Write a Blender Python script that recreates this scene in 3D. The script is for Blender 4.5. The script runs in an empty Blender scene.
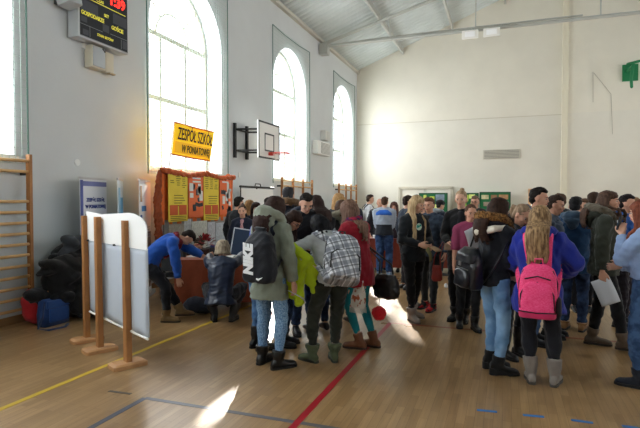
import bpy, bmesh, math, random
import numpy as np
from mathutils import Vector, Matrix

random.seed(7)
rng = np.random.RandomState(11)
SC = bpy.context.scene
COL = SC.collection
PI = math.pi
R = math.radians
V = Vector

# ------------------------------------------------------------------ camera
F_PX = 510.0
YAW = R(19.9)          # camera looks 19.9 deg to the left of the hall's long axis
PITCH = math.atan(14 / F_PX)
CAM_H = 1.62
FWD = V((-math.sin(YAW), math.cos(YAW), 0))
RGT = V((math.cos(YAW), math.sin(YAW), 0))

def ray(px, py):
    """direction of the sight line through a photograph pixel (depth component = 1)"""
    x = (px - 320) / F_PX
    y = (214 - py) / F_PX
    d = FWD * (math.cos(PITCH) + y * math.sin(PITCH)) + V((0, 0, 1)) * (y * math.cos(PITCH) - math.sin(PITCH)) + RGT * x
    return d

def G(px, py, z=0.0):
    """point of the horizontal plane z seen at a pixel"""
    d = ray(px, py)
    t = (z - CAM_H) / d.z
    return V((0, 0, CAM_H)) + d * t

def WX(px, py, x):
    d = ray(px, py)
    return V((0, 0, CAM_H)) + d * (x / d.x)

def WY(px, py, y):
    d = ray(px, py)
    return V((0, 0, CAM_H)) + d * (y / d.y)

cam_data = bpy.data.cameras.new('camera')
cam_data.sensor_width = 36.0
cam_data.lens = F_PX / 640 * 36.0
cam_data.clip_end = 200
cam = bpy.data.objects.new('camera', cam_data)
COL.objects.link(cam)
cam.location = (0, 0, CAM_H)
cam.rotation_euler = (PI / 2 - PITCH, 0, YAW)
SC.camera = cam

# ------------------------------------------------------------------ materials
def lin(h):
    if isinstance(h, str):
        h = h.lstrip('#')
        c = [int(h[i:i + 2], 16) / 255 for i in (0, 2, 4)]
    else:
        c = h
    return tuple([(x / 12.92 if x <= .04045 else ((x + .055) / 1.055) ** 2.4) for x in c]) + (1.0,)

_mats = {}
def mat_base(name):
    m = bpy.data.materials.new(name)
    m.use_nodes = True
    nt = m.node_tree
    return m, nt, nt.nodes, nt.links, nt.nodes['Principled BSDF']

def plain(col, rough=.6, metal=0.0, spec=.4, bump=0.0, bscale=60, vary=.0, vscale=8, emit=None):
    key = ('plain', col, rough, metal, spec, bump, bscale, vary, vscale, emit)
    if key in _mats: return _mats[key]
    m, nt, N, L, p = mat_base('paint_' + str(len(_mats)))
    c = lin(col)
    p.inputs['Base Color'].default_value = c
    p.inputs['Roughness'].default_value = rough
    p.inputs['Metallic'].default_value = metal
    p.inputs['Specular IOR Level'].default_value = spec
    if emit:
        p.inputs['Emission Color'].default_value = c
        p.inputs['Emission Strength'].default_value = emit
    tc = N.new('ShaderNodeTexCoord')
    if vary > 0:
        n = N.new('ShaderNodeTexNoise'); n.inputs['Scale'].default_value = vscale; n.inputs['Detail'].default_value = 4
        L.new(tc.outputs['Object'], n.inputs['Vector'])
        r = N.new('ShaderNodeValToRGB')
        r.color_ramp.elements[0].position = .3; r.color_ramp.elements[1].position = .7
        r.color_ramp.elements[0].color = tuple([x * (1 - vary) for x in c[:3]]) + (1,)
        r.color_ramp.elements[1].color = tuple([min(1, x * (1 + vary)) for x in c[:3]]) + (1,)
        L.new(n.outputs['Fac'], r.inputs['Fac']); L.new(r.outputs['Color'], p.inputs['Base Color'])
    if bump > 0:
        n2 = N.new('ShaderNodeTexNoise'); n2.inputs['Scale'].default_value = bscale; n2.inputs['Detail'].default_value = 3
        L.new(tc.outputs['Object'], n2.inputs['Vector'])
        b = N.new('ShaderNodeBump'); b.inputs['Strength'].default_value = bump; b.inputs['Distance'].default_value = .01
        L.new(n2.outputs['Fac'], b.inputs['Height']); L.new(b.outputs['Normal'], p.inputs['Normal'])
    _mats[key] = m
    return m

def cloth(col, rough=.9, vary=.12, sheen=.15):
    key = ('cloth', col, rough, vary)
    if key in _mats: return _mats[key]
    m = plain(col, rough, 0, .25, .35, 45, vary, 9)
    p = m.node_tree.nodes['Principled BSDF']
    p.inputs['Sheen Weight'].default_value = sheen
    _mats[key] = m
    return m

def leather(col, rough=.35): return plain(col, rough, 0, .5, .25, 30, .15, 14)

def two_noise(c1, c2, scale=14, lo=.42, hi=.58, rough=.9, stretch=(1, 1, 1), detail=5):
    key = ('two', c1, c2, scale, lo, hi, rough, stretch)
    if key in _mats: return _mats[key]
    m, nt, N, L, p = mat_base('fabric_' + str(len(_mats)))
    p.inputs['Roughness'].default_value = rough
    p.inputs['Specular IOR Level'].default_value = .3
    tc = N.new('ShaderNodeTexCoord'); mp = N.new('ShaderNodeMapping'); mp.inputs['Scale'].default_value = stretch
    n = N.new('ShaderNodeTexNoise'); n.inputs['Scale'].default_value = scale; n.inputs['Detail'].default_value = detail
    r = N.new('ShaderNodeValToRGB')
    r.color_ramp.elements[0].position = lo; r.color_ramp.elements[1].position = hi
    r.color_ramp.elements[0].color = lin(c1); r.color_ramp.elements[1].color = lin(c2)
    L.new(tc.outputs['Object'], mp.inputs['Vector']); L.new(mp.outputs['Vector'], n.inputs['Vector'])
    L.new(n.outputs['Fac'], r.inputs['Fac']); L.new(r.outputs['Color'], p.inputs['Base Color'])
    b = N.new('ShaderNodeBump'); b.inputs['Strength'].default_value = .4; b.inputs['Distance'].default_value = .008
    L.new(n.outputs['Fac'], b.inputs['Height']); L.new(b.outputs['Normal'], p.inputs['Normal'])
    _mats[key] = m
    return m

def hairmat(col, hi=None):
    c = lin(col)
    hi = hi or '#%02x%02x%02x' % tuple(min(255, int(int(col.lstrip('#')[i:i + 2], 16) * 1.3 + 4)) for i in (0, 2, 4))
    m = two_noise(col, hi, 60, .35, .7, .66, (1, 1, .12), 3)
    m.node_tree.nodes['Principled BSDF'].inputs['Specular IOR Level'].default_value = .15
    return m

def plaid(base, dark, mid, s=16.0):
    m, nt, N, L, p = mat_base('plaid_' + str(len(_mats)))
    p.inputs['Roughness'].default_value = .85
    tc = N.new('ShaderNodeTexCoord'); mp = N.new('ShaderNodeMapping')
    mp.inputs['Rotation'].default_value = (0, R(20), 0)
    L.new(tc.outputs['Object'], mp.inputs['Vector'])
    def band(ax, scale, thr, ph):
        w = N.new('ShaderNodeTexWave'); w.bands_direction = ax; w.inputs['Scale'].default_value = scale; w.inputs['Phase Offset'].default_value = ph
        L.new(mp.outputs['Vector'], w.inputs['Vector'])
        g = N.new('ShaderNodeMath'); g.operation = 'GREATER_THAN'; g.inputs[1].default_value = thr
        L.new(w.outputs['Fac'], g.inputs[0]); return g
    cur = None
    def mix(fac, a, b):
        x = N.new('ShaderNodeMix'); x.data_type = 'RGBA'
        L.new(fac, x.inputs[0])
        for sock, val in ((6, a), (7, b)):
            if isinstance(val, tuple): x.inputs[sock].default_value = val
            else: L.new(val, x.inputs[sock])
        return x.outputs[2]
    def half(sock):
        h = N.new('ShaderNodeMath'); h.operation = 'MULTIPLY'; h.inputs[1].default_value = .6
        L.new(sock, h.inputs[0]); return h.outputs[0]
    c = mix(half(band('X', s * .35, .6, 0).outputs[0]), lin(base), lin(mid))
    c = mix(half(band('Z', s * .35, .6, 0).outputs[0]), c, lin(mid))
    c = mix(half(band('X', s * .35, .93, 2.6).outputs[0]), c, lin(dark))
    c = mix(half(band('Z', s * .35, .93, 2.6).outputs[0]), c, lin(dark))
    L.new(c, p.inputs['Base Color'])
    _mats[('pl', base, dark, mid, s)] = m
    return m

# ------------------------------------------------------------------ object helpers
def children_props(o, label=None, cat=None, group=None, kind=None):
    if label: o['label'] = label
    if cat: o['category'] = cat
    if group: o['group'] = group
    if kind: o['kind'] = kind
    return o
tag = children_props

def empty(name, loc=(0, 0, 0), rz=0.0, label=None, cat=None, group=None, matrix=None):
    o = bpy.data.objects.new(name, None)
    o.empty_display_size = .1
    COL.objects.link(o)
    if matrix is not None: o.matrix_world = matrix
    else:
        o.location = loc; o.rotation_euler = (0, 0, rz)
    return tag(o, label, cat, group)

def link_mesh(name, me, m, parent=None):
    o = bpy.data.objects.new(name, me)
    COL.objects.link(o)
    if m is not None:
        for k in (m if isinstance(m, (list, tuple)) else [m]): me.materials.append(k)
    if parent is not None: o.parent = parent
    return o

def obj(name, bm, m, parent=None, smooth=False, bevel=0.0):
    if bevel > 0:
        bmesh.ops.bevel(bm, geom=[e for e in bm.edges], offset=bevel, segments=2, affect='EDGES', profile=.6, clamp_overlap=True)
    me = bpy.data.meshes.new(name)
    bm.normal_update()
    bm.to_mesh(me); bm.free()
    if smooth: me.polygons.foreach_set('use_smooth', [True] * len(me.polygons))
    return link_mesh(name, me, m, parent)

QUEUE = []   # objects whose raw shapes are fused into one continuous skin at the end
def fused(name, bm, m, parent, voxel=.012, smooth=2, fold=0.0, fscale=14.0, seed=0):
    me = bpy.data.meshes.new(name)
    bm.to_mesh(me); bm.free()
    o = link_mesh(name, me, m, parent)
    r = o.modifiers.new('fuse', 'REMESH'); r.mode = 'VOXEL'; r.voxel_size = voxel; r.adaptivity = 0
    if smooth:
        s = o.modifiers.new('soft', 'SMOOTH'); s.factor = .5; s.iterations = smooth
    QUEUE.append((o, fold, fscale, seed))
    return o

def harvest():
    dg = bpy.context.evaluated_depsgraph_get()
    dg.update()
    done = []
    for o, fold, fs, seed in QUEUE:
        ev = o.evaluated_get(dg)
        me = bpy.data.meshes.new_from_object(ev, depsgraph=dg)
        done.append((o, me, fold, fs, seed))
    for o, me, fold, fs, seed in done:
        n = len(me.vertices)
        if n and fold > 0:
            co = np.empty(n * 3, np.float32); me.vertices.foreach_get('co', co); co = co.reshape(-1, 3)
            no = np.empty(n * 3, np.float32); me.vertices.foreach_get('normal', no); no = no.reshape(-1, 3)
            rs = np.random.RandomState(seed * 13 + 5)
            d = np.zeros(n)
            w = co + .03 * np.sin(co[:, [1, 2, 0]] * 17 + rs.rand(3) * 6)
            for k in range(7):
                q = rs.randn(3); q /= np.linalg.norm(q); q[2] *= 1.5
                ff = fs * (0.7 + 1.3 * rs.rand())
                s = np.sin(w @ q * ff * 2 + rs.rand() * 6.28)
                d += (1 - 2 * np.abs(s)) if k % 2 else s
            d *= fold / 3.0
            co += no * d[:, None]
            me.vertices.foreach_set('co', co.ravel())
        me.polygons.foreach_set('use_smooth', [True] * len(me.polygons))
        old = o.data
        mats = [m for m in old.materials]
        o.modifiers.clear()
        o.data = me
        me.materials.clear()
        for m in mats: me.materials.append(m)
        me.update()
        nm = old.name
        bpy.data.meshes.remove(old)
        me.name = nm

# ------------------------------------------------------------------ shape helpers
def box(bm, cx, cy, cz, sx, sy, sz, rot=None):
    """box by centre and full size"""
    g = bmesh.ops.create_cube(bm, size=1.0)
    M = Matrix.Translation((cx, cy, cz)) @ (rot.to_4x4() if rot is not None else Matrix.Identity(4)) @ Matrix.Diagonal((sx, sy, sz, 1))
    bmesh.ops.transform(bm, matrix=M, verts=g['verts'])
    return g['verts']

def BOX(*a, **k):
    bm = bmesh.new(); box(bm, *a, **k); return bm

def ell(bm, c, r, rot=None, seg=16):
    g = bmesh.ops.create_uvsphere(bm, u_segments=seg, v_segments=max(6, seg * 2 // 3), radius=1.0)
    if not hasattr(r, '__len__'): r = (r, r, r)
    M = Matrix.Translation(c) @ (rot.to_4x4() if rot is not None else Matrix.Identity(4)) @ Matrix.Diagonal((r[0], r[1], r[2], 1))
    bmesh.ops.transform(bm, matrix=M, verts=g['verts'])
    return g['verts']

def loft(bm, rings, seg=14, power=2.0, cap=True):
    """rings: (centre, u, v) with u, v the half-axis vectors"""
    loops = []
    for c, u, v in rings:
        vs = []
        for k in range(seg):
            a = 2 * PI * k / seg
            ca, sa = math.cos(a), math.sin(a)
            if power != 2.0:
                ca = math.copysign(abs(ca) ** (2 / power), ca); sa = math.copysign(abs(sa) ** (2 / power), sa)
            vs.append(bm.verts.new(c + u * ca + v * sa))
        loops.append(vs)
    for a, b in zip(loops[:-1], loops[1:]):
        for k in range(seg):
            bm.faces.new((a[k], a[(k + 1) % seg], b[(k + 1) % seg], b[k]))
    if cap:
        bm.faces.new(list(reversed(loops[0]))); bm.faces.new(loops[-1])
    return loops

def tube(bm, pts, rad, seg=10, round_ends=True, flat=1.0, flatdir=None):
    pts = [V(p) for p in pts]
    if not hasattr(rad, '__len__'): rad = [rad] * len(pts)
    rad = list(rad)
    n = len(pts)
    tang = []
    for i in range(n):
        a = pts[max(0, i - 1)]; b = pts[min(n - 1, i + 1)]
        t = (b - a)
        tang.append(t.normalized() if t.length > 1e-9 else V((0, 0, 1)))
    ref = V(flatdir) if flatdir is not None else (V((1, 0, 0)) if abs(tang[0].x) < .8 else V((0, 1, 0)))
    rings = []
    def frame(t, ref):
        v = ref - t * ref.dot(t)
        if v.length < 1e-5: v = t.orthogonal()
        v.normalize(); u = v.cross(t).normalized()
        return u, v
    for i in range(n):
        u, v = frame(tang[i], ref)
        if flatdir is None: ref = v
        rings.append((pts[i], u * rad[i], v * rad[i] * flat))
    if round_ends:
        r0, r1 = rad[0], rad[-1]
        c, u, v = rings[0]
        pre = [(c - tang[0] * r0 * .95 * min(1, flat + .2), u * .25, v * .25), (c - tang[0] * r0 * .65 * min(1, flat + .2), u * .72, v * .72)]
        c, u, v = rings[-1]
        post = [(c + tang[-1] * r1 * .65 * min(1, flat + .2), u * .72, v * .72), (c + tang[-1] * r1 * .95 * min(1, flat + .2), u * .25, v * .25)]
        rings = pre + rings + post
    loft(bm, rings, seg)

def TUBE(*a, **k):
    bm = bmesh.new(); tube(bm, *a, **k); return bm

def cyl(bm, a, b, r, seg=12):
    tube(bm, [a, b], [r, r], seg, False)

def text(name, s, size, m, parent, M, shear=0.0, extrude=.002, align='CENTER', sx=1.0, bold=0.0):
    cu = bpy.data.curves.new(name, 'FONT')
    cu.body = s; cu.size = size; cu.align_x = align; cu.align_y = 'CENTER'; cu.extrude = extrude; cu.shear = shear; cu.offset = bold
    cu.resolution_u = 3
    t = bpy.data.objects.new(name, cu); COL.objects.link(t)
    dg = bpy.context.evaluated_depsgraph_get()
    me = bpy.data.meshes.new_from_object(t.evaluated_get(dg))
    bpy.data.objects.remove(t); bpy.data.curves.remove(cu)
    me.transform(M @ Matrix.Diagonal((sx, 1, 1, 1)))
    o = link_mesh(name, me, m, parent)
    return o

def basis(x, y, o=(0, 0, 0)):
    x = V(x).normalized(); y = V(y); y = (y - x * y.dot(x)).normalized(); z = x.cross(y)
    M = Matrix.Identity(4)
    for i in range(3):
        M[i][0] = x[i]; M[i][1] = y[i]; M[i][2] = z[i]; M[i][3] = o[i]
    return M
# ================================================================== the hall
XL, XR, YF, YB = -6.05, 10.3, 21.4, -4.0
EAVE, RIDGE_X, RIDGE_Z = 7.15, 2.12, 10.34
SLOPE = (RIDGE_Z - EAVE) / (RIDGE_X - XL)
WIN_Y = [-1.52, 3.69, 8.92, 14.14, 19.40]
WIN_W, WIN_Z0, WIN_ZS = 2.5, 2.2, 4.85     # width, sill, springing of the arch

def wall_mat(name, base, low, zsplit, soft=.15):
    m, nt, N, L, p = mat_base(name)
    p.inputs['Roughness'].default_value = .85
    p.inputs['Specular IOR Level'].default_value = .25
    g = N.new('ShaderNodeNewGeometry'); s = N.new('ShaderNodeSeparateXYZ')
    L.new(g.outputs['Position'], s.inputs[0])
    mr = N.new('ShaderNodeMapRange'); mr.inputs['From Min'].default_value = zsplit - soft; mr.inputs['From Max'].default_value = zsplit + soft
    L.new(s.outputs['Z'], mr.inputs['Value'])
    n = N.new('ShaderNodeTexNoise'); n.inputs['Scale'].default_value = 1.1; n.inputs['Detail'].default_value = 6
    L.new(g.outputs['Position'], n.inputs['Vector'])
    mx = N.new('ShaderNodeMix'); mx.data_type = 'RGBA'
    mx.inputs[6].default_value = lin(low); mx.inputs[7].default_value = lin(base)
    L.new(mr.outputs['Result'], mx.inputs[0])
    m2 = N.new('ShaderNodeMix'); m2.data_type = 'RGBA'; m2.blend_type = 'MULTIPLY'
    r = N.new('ShaderNodeMapRange'); r.inputs['From Min'].default_value = .3; r.inputs['From Max'].default_value = .7
    r.inputs['To Min'].default_value = .0; r.inputs['To Max'].default_value = .14
    L.new(n.outputs['Fac'], r.inputs['Value']); L.new(r.outputs['Result'], m2.inputs[0])
    m2.inputs[7].default_value = (.55, .55, .52, 1)
    L.new(mx.outputs[2], m2.inputs[6]); L.new(m2.outputs[2], p.inputs['Base Color'])
    n2 = N.new('ShaderNodeTexNoise'); n2.inputs['Scale'].default_value = 25
    L.new(g.outputs['Position'], n2.inputs['Vector'])
    b = N.new('ShaderNodeBump'); b.inputs['Strength'].default_value = .15; b.inputs['Distance'].default_value = .01
    L.new(n2.outputs['Fac'], b.inputs['Height']); L.new(b.outputs['Normal'], p.inputs['Normal'])
    return m

M_WALL = wall_mat('left_wall_plaster', '#d6dadc', '#c5cdd0', 1.75)
M_FAR = wall_mat('far_wall_plaster', '#ebe6d8', '#e8e4d8', 4.9, .02)
M_WHITE = plain('#eeeae0', .6, bump=.05)

def arch_solid(bm, x0, x1, yc, w, z0, zs, n=24):
    pts = [(yc - w / 2, z0), (yc + w / 2, z0)]
    for k in range(n + 1):
        a = PI * k / n
        pts.append((yc + math.cos(a) * w / 2, zs + math.sin(a) * w / 2))
    A = [bm.verts.new((x0, y, z)) for y, z in pts]; B = [bm.verts.new((x1, y, z)) for y, z in pts]
    bm.faces.new(A); bm.faces.new(list(reversed(B)))
    for k in range(len(pts)):
        j = (k + 1) % len(pts)
        bm.faces.new((A[j], A[k], B[k], B[j]))
    bmesh.ops.recalc_face_normals(bm, faces=bm.faces[:])

def cut_wall(name, x0, x1):
    o = obj(name, BOX((x0 + x1) / 2, (YF + YB) / 2, EAVE / 2, x1 - x0, YF - YB + .6, EAVE), None)
    bm = bmesh.new()
    for y in WIN_Y:
        arch_solid(bm, x0 - .2, x1 + .2, y, WIN_W, WIN_Z0, WIN_ZS)
    c = obj('cutter', bm, None)
    b = o.modifiers.new('holes', 'BOOLEAN'); b.operation = 'DIFFERENCE'; b.object = c; b.solver = 'EXACT'
    dg = bpy.context.evaluated_depsgraph_get()
    me = bpy.data.meshes.new_from_object(o.evaluated_get(dg), depsgraph=dg)
    o.modifiers.clear(); o.data = me
    me.materials.clear(); me.materials.append(M_WALL)
    bpy.data.objects.remove(c)
    return tag(o, kind='structure')

wl = cut_wall('wall_left', XL - .5, XL)
wr = cut_wall('wall_right', XR, XR + .5)

def gable(name, y0, y1, m):
    bm = bmesh.new()
    P = [(XL - .5, 0), (XR + .5, 0), (XR + .5, EAVE - .1), (RIDGE_X, RIDGE_Z + .05), (XL - .5, EAVE - .1)]
    A = [bm.verts.new((x, y0, z)) for x, z in P]; B = [bm.verts.new((x, y1, z)) for x, z in P]
    bm.faces.new(A); bm.faces.new(list(reversed(B)))
    for k in range(5):
        j = (k + 1) % 5
        bm.faces.new((A[j], A[k], B[k], B[j]))
    bmesh.ops.recalc_face_normals(bm, faces=bm.faces[:])
    return tag(obj(name, bm, m), kind='structure')
gable('wall_far', YF, YF + .3, M_FAR)
gable('wall_back', YB - .3, YB, M_WALL)
tag(obj('trim_1', BOX(2.1, YF - .06, RIDGE_Z / 2, .2, .12, RIDGE_Z - .1), plain('#e6dfca', .8, bump=.05)), kind='structure')
tag(obj('trim_2', BOX(-1.98, YF - .01, 4.86, 8.1, .02, .025), plain('#cfc8b4', .8)), kind='structure')

# corrugated roof underside
M_ROOF = plain('#cfd6d5', .6, .0, .3, vary=.05, vscale=2)
bm = bmesh.new()
ys = np.arange(YB - .3, YF + .3, .03)
cols = [(XL - .5, EAVE - .5 * SLOPE), (-2.0, EAVE + (-2 - XL) * SLOPE), (RIDGE_X, RIDGE_Z), (6.2, RIDGE_Z - (6.2 - RIDGE_X) * SLOPE), (XR + .5, EAVE - .5 * SLOPE)]
prev = None
for y in ys:
    w = max(-1, min(1, 1.8 * math.sin(2 * PI * y / .27))) * .034
    row = [bm.verts.new((x, y, z + w + .03)) for x, z in cols]
    if prev:
        for k in range(4): bm.faces.new((prev[k], prev[k + 1], row[k + 1], row[k]))
    prev = row
ceil = obj('ceiling', bm, M_ROOF)
so = ceil.modifiers.new('thick', 'SOLIDIFY'); so.thickness = -.04
tag(ceil, kind='structure')
M_STEEL = plain('#b9bab4', .5, .1)
for i, x in enumerate((-4.05, -2.05, -.05, 4.15, 6.1, 8.1)):
    z = RIDGE_Z - abs(x - RIDGE_X) * SLOPE
    bm = BOX(x, (YF + YB) / 2, z - .13, .07, YF - YB, .2)
    tag(obj('trim_%d' % (3 + i), bm, M_STEEL), kind='structure')
bm = bmesh.new()
box(bm, XL + .06, (YF + YB) / 2, EAVE - .05, .12, YF - YB, .1)
tag(obj('trim_9', bm, plain('#c9c6bb', .7)), kind='structure')

# roof truss
tr = empty('roof_truss', (XL, 16.7, 6.9), 0, 'pale steel roof truss with long tie rod and thin hangers crossing the hall', 'roof truss')
def loc(o_empty, pts): return [V(p) - o_empty.location for p in pts]
TY = 16.7
obj('tie_rod', TUBE(loc(tr, [(XL, TY, 6.9), (XR, TY, 6.9)]), .055, 8, False), M_STEEL, tr)
obj('tie_rod', TUBE(loc(tr, [(XL, TY, 6.92), (-3.6, TY + .14, 7.02), (2.1, TY + .14, 7.04)]), .03, 8, False), M_STEEL, tr)
for sx in (-1, 1):
    x0 = XL if sx < 0 else XR
    obj('rafter', TUBE(loc(tr, [(x0, TY, 6.95), (RIDGE_X, TY, 9.2)]), .06, 8, False), M_STEEL, tr)
for hx in (-3.6, -.9, 2.55, 5.5, 8.0):
    zz = 9.2 - abs(hx - RIDGE_X) * (2.25 / (RIDGE_X - XL)) if hx < RIDGE_X else 9.2 - (hx - RIDGE_X) * (2.25 / (XR - RIDGE_X))
    obj('hanger', TUBE(loc(tr, [(hx, TY, 6.9), (hx, TY, zz)]), .022, 6, False), M_STEEL, tr)
obj('bracket', BOX(.16, 0, -.12, .3, .3, .34), M_STEEL, tr, bevel=.02)
for i, x in enumerate((-1.05, -.42)):
    fl = empty('floodlight', (x, 16.5, 6.72), 0, 'white floodlight box hung under the roof tie rod, ' + ('the one nearer the arched windows' if i == 0 else 'the one nearer the wall pilaster'), 'floodlight', 'floodlights on the tie rod')
    obj('housing', BOX(0, 0, 0, .48, .2, .24, Matrix.Rotation(R(12), 3, 'X')), plain('#f2f0ea', .4), fl, bevel=.015)
    obj('diffuser', BOX(-.0, -.11, -.02, .3, .02, .15, Matrix.Rotation(R(12), 3, 'X')), plain('#ffffff', .3), fl)
    obj('clamp', BOX(0, .12, .14, .06, .1, .2), M_STEEL, fl)

# floor
m, nt, N, L, p = mat_base('parquet')
g = N.new('ShaderNodeNewGeometry')
mp = N.new('ShaderNodeMapping'); mp.inputs['Rotation'].default_value = (0, 0, R(90))
L.new(g.outputs['Position'], mp.inputs['Vector'])
br = N.new('ShaderNodeTexBrick'); br.offset = .37; br.inputs['Scale'].default_value = 1
br.inputs['Brick Width'].default_value = .42; br.inputs['Row Height'].default_value = .065
br.inputs['Mortar Size'].default_value = .0012; br.inputs['Bias'].default_value = 0
br.inputs['Color1'].default_value = lin('#a08159'); br.inputs['Color2'].default_value = lin('#8c6d47'); br.inputs['Mortar'].default_value = lin('#70522f')
L.new(mp.outputs['Vector'], br.inputs['Vector'])
mp2 = N.new('ShaderNodeMapping'); mp2.inputs['Scale'].default_value = (30, 1.5, 1)
L.new(g.outputs['Position'], mp2.inputs['Vector'])
n = N.new('ShaderNodeTexNoise'); n.inputs['Scale'].default_value = 1.5; n.inputs['Detail'].default_value = 5
L.new(mp2.outputs['Vector'], n.inputs['Vector'])
n3 = N.new('ShaderNodeTexNoise'); n3.inputs['Scale'].default_value = .7; n3.inputs['Detail'].default_value = 3
L.new(g.outputs['Position'], n3.inputs['Vector'])
mx = N.new('ShaderNodeMix'); mx.data_type = 'RGBA'; mx.blend_type = 'OVERLAY'; mx.inputs[0].default_value = .35
L.new(br.outputs['Color'], mx.inputs[6]); L.new(n.outputs['Fac'], mx.inputs[7])
mx2 = N.new('ShaderNodeMix'); mx2.data_type = 'RGBA'; mx2.blend_type = 'OVERLAY'; mx2.inputs[0].default_value = .3
L.new(mx.outputs[2], mx2.inputs[6]); L.new(n3.outputs['Fac'], mx2.inputs[7])
L.new(mx2.outputs[2], p.inputs['Base Color'])
rr = N.new('ShaderNodeMapRange'); rr.inputs['To Min'].default_value = .2; rr.inputs['To Max'].default_value = .42
L.new(n3.outputs['Fac'], rr.inputs['Value']); L.new(rr.outputs['Result'], p.inputs['Roughness'])
p.inputs['Specular IOR Level'].default_value = .5
b = N.new('ShaderNodeBump'); b.inputs['Strength'].default_value = .03; b.inputs['Distance'].default_value = .002
L.new(n.outputs['Fac'], b.inputs['Height']); L.new(b.outputs['Normal'], p.inputs['Normal'])
M_FLOOR = m
tag(obj('floor', BOX((XL + XR) / 2, (YF + YB) / 2, -.05, XR - XL + 1, YF - YB + .6, .1), M_FLOOR), kind='structure')
tag(obj('baseboard_left', BOX(XL + .012, (YF + YB) / 2, .05, .024, YF - YB, .1), plain('#8b6a45', .5)), kind='structure')
tag(obj('baseboard_far', BOX(2, YF - .012, .05, 16, .024, .1), plain('#8b6a45', .5)), kind='structure')

def stripe(a, b, w, col, name='floor_marking', z=.002):
    a = V((a.x, a.y, 0)); b = V((b.x, b.y, 0)); d = (b - a); n_ = V((-d.y, d.x, 0)).normalized() * w / 2
    bm = bmesh.new()
    vs = [bm.verts.new(q) for q in (a - n_, b - n_, b + n_, a + n_)]
    vt = [bm.verts.new(q.co + V((0, 0, z))) for q in vs]
    bm.faces.new(vt); bm.faces.new(list(reversed(vs)))
    for k in range(4): bm.faces.new((vs[k], vs[(k + 1) % 4], vt[(k + 1) % 4], vt[k]))
    return obj(name, bm, plain(col, .35))
xY = G(100, 368).x
tag(stripe(V((xY, 0, 0)), V((xY, 20, 0)), .055, '#c9a92c'), kind='structure')
xR = G(310, 409).x
yR = G(440, 327).y
tag(stripe(V((xR, 0, 0)), V((xR, yR, 0)), .055, '#a3202c', z=.0025), kind='structure')
tag(stripe(V((xR, yR, 0)), V((6, yR, 0)), .05, '#8a3a2c', z=.002), kind='structure')
cA = G(145, 398)
tag(stripe(V((cA.x, 0, 0)), cA, .05, '#4c5260', z=.002), kind='structure')
tag(stripe(cA, V((8, cA.y, 0)), .045, '#5a5a60', z=.0015), kind='structure')
tag(stripe(G(109, 391), G(131, 394), .03, '#4c4a48', z=.002), kind='structure')
lbl = ['short strip of blue tape on the floor, farthest from the pupils\' right wall, below the black heeled boots', 'short strip of blue tape on the floor below the pink backpack girl',
       'third short strip of blue tape from the black ankle boots', 'short strip of blue tape on the floor cut by the picture edge']
lbl[0] = 'short blue tape strip on parquet, in front of the black ankle boots'
for i, (a, b_) in enumerate((((477, 410), (497, 412)), ((523, 415), (544, 417)), ((571, 420), (593, 423)), ((622, 426), (645, 429)))):
    A, B = G(*a), G(*b_)
    o = stripe(V((A.x, A.y, 0)), V((B.x, B.y, 0)), .032, '#2470b8', 'tape_strip', .0022)
    tag(o, lbl[i], 'tape', 'blue tape strips on the floor')

# windows: frame, muntins, glass
mg, nt, N, L, p = mat_base('window_glass')
out = N['Material Output']
tr_ = N.new('ShaderNodeBsdfTransparent'); gl = N.new('ShaderNodeBsdfGlossy'); gl.inputs['Roughness'].default_value = .02
fr = N.new('ShaderNodeFresnel'); fr.inputs['IOR'].default_value = 1.3
ms = N.new('ShaderNodeMixShader')
L.new(fr.outputs[0], ms.inputs[0]); L.new(tr_.outputs[0], ms.inputs[1]); L.new(gl.outputs[0], ms.inputs[2]); L.new(ms.outputs[0], out.inputs['Surface'])
M_GLASS = mg
M_FRAME = plain('#b4b2a0', .5)

def arc_pts(yc, r, zs, x, n=20):
    return [V((x, yc + math.cos(PI * k / n) * r, zs + math.sin(PI * k / n) * r)) for k in range(n + 1)]
def window(n_, yc, x, outx):
    w = WIN_W
    root = empty('window_%d' % n_, (x, yc, WIN_Z0))
    tag(root, kind='structure')
    T = lambda P: [V(q) - root.location for q in P]
    bm = bmesh.new()
    tube(bm, T([(x, yc - w / 2 + .04, WIN_Z0)] + [(x, yc - w / 2 + .04, WIN_ZS)]), .05, 6, False)
    tube(bm, T([(x, yc + w / 2 - .04, WIN_Z0)] + [(x, yc + w / 2 - .04, WIN_ZS)]), .05, 6, False)
    tube(bm, T(arc_pts(yc, w / 2 - .04, WIN_ZS, x)), .05, 6, False)
    box(bm, 0, 0, .04, .1, w, .08)
    obj('window_frame', bm, M_FRAME, root)
    bm = bmesh.new()
    for z in (3.62, 4.87): box(bm, 0, 0, z - WIN_Z0, .07, w - .06, .09)
    for dy in (-.42, .42): box(bm, 0, dy, (4.87 - WIN_Z0) / 2, .06, .06, 4.87 - WIN_Z0)
    tube(bm, T(arc_pts(yc, .55, WIN_ZS, x)), .025, 6, False)
    for a in (45, 90, 135):
        cyl(bm, T([(x, yc + math.cos(R(a)) * .55, WIN_ZS + math.sin(R(a)) * .55)])[0], T([(x, yc + math.cos(R(a)) * 1.2, WIN_ZS + math.sin(R(a)) * 1.2)])[0], .022, 6)
    obj('window_muntins', bm, M_FRAME, root)
    bm = bmesh.new()
    pts = [(yc + w / 2, WIN_Z0)] + [(q.y, q.z) for q in arc_pts(yc, w / 2, WIN_ZS, x)] + [(yc - w / 2, WIN_Z0)]
    vs = [bm.verts.new((0, a - yc, b2 - WIN_Z0)) for a, b2 in pts]
    bm.faces.new(vs)
    obj('window_pane', bm, M_GLASS, root)
    bm = bmesh.new(); box(bm, (outx * -1) * .22, 0, -.02, .44, w + .1, .05)
    obj('window_sill', bm, M_WHITE, root)
for i, y in enumerate(WIN_Y):
    window(i + 1, y, XL - .42, -1)
    window(i + 6, y, XR + .42, 1)

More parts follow.
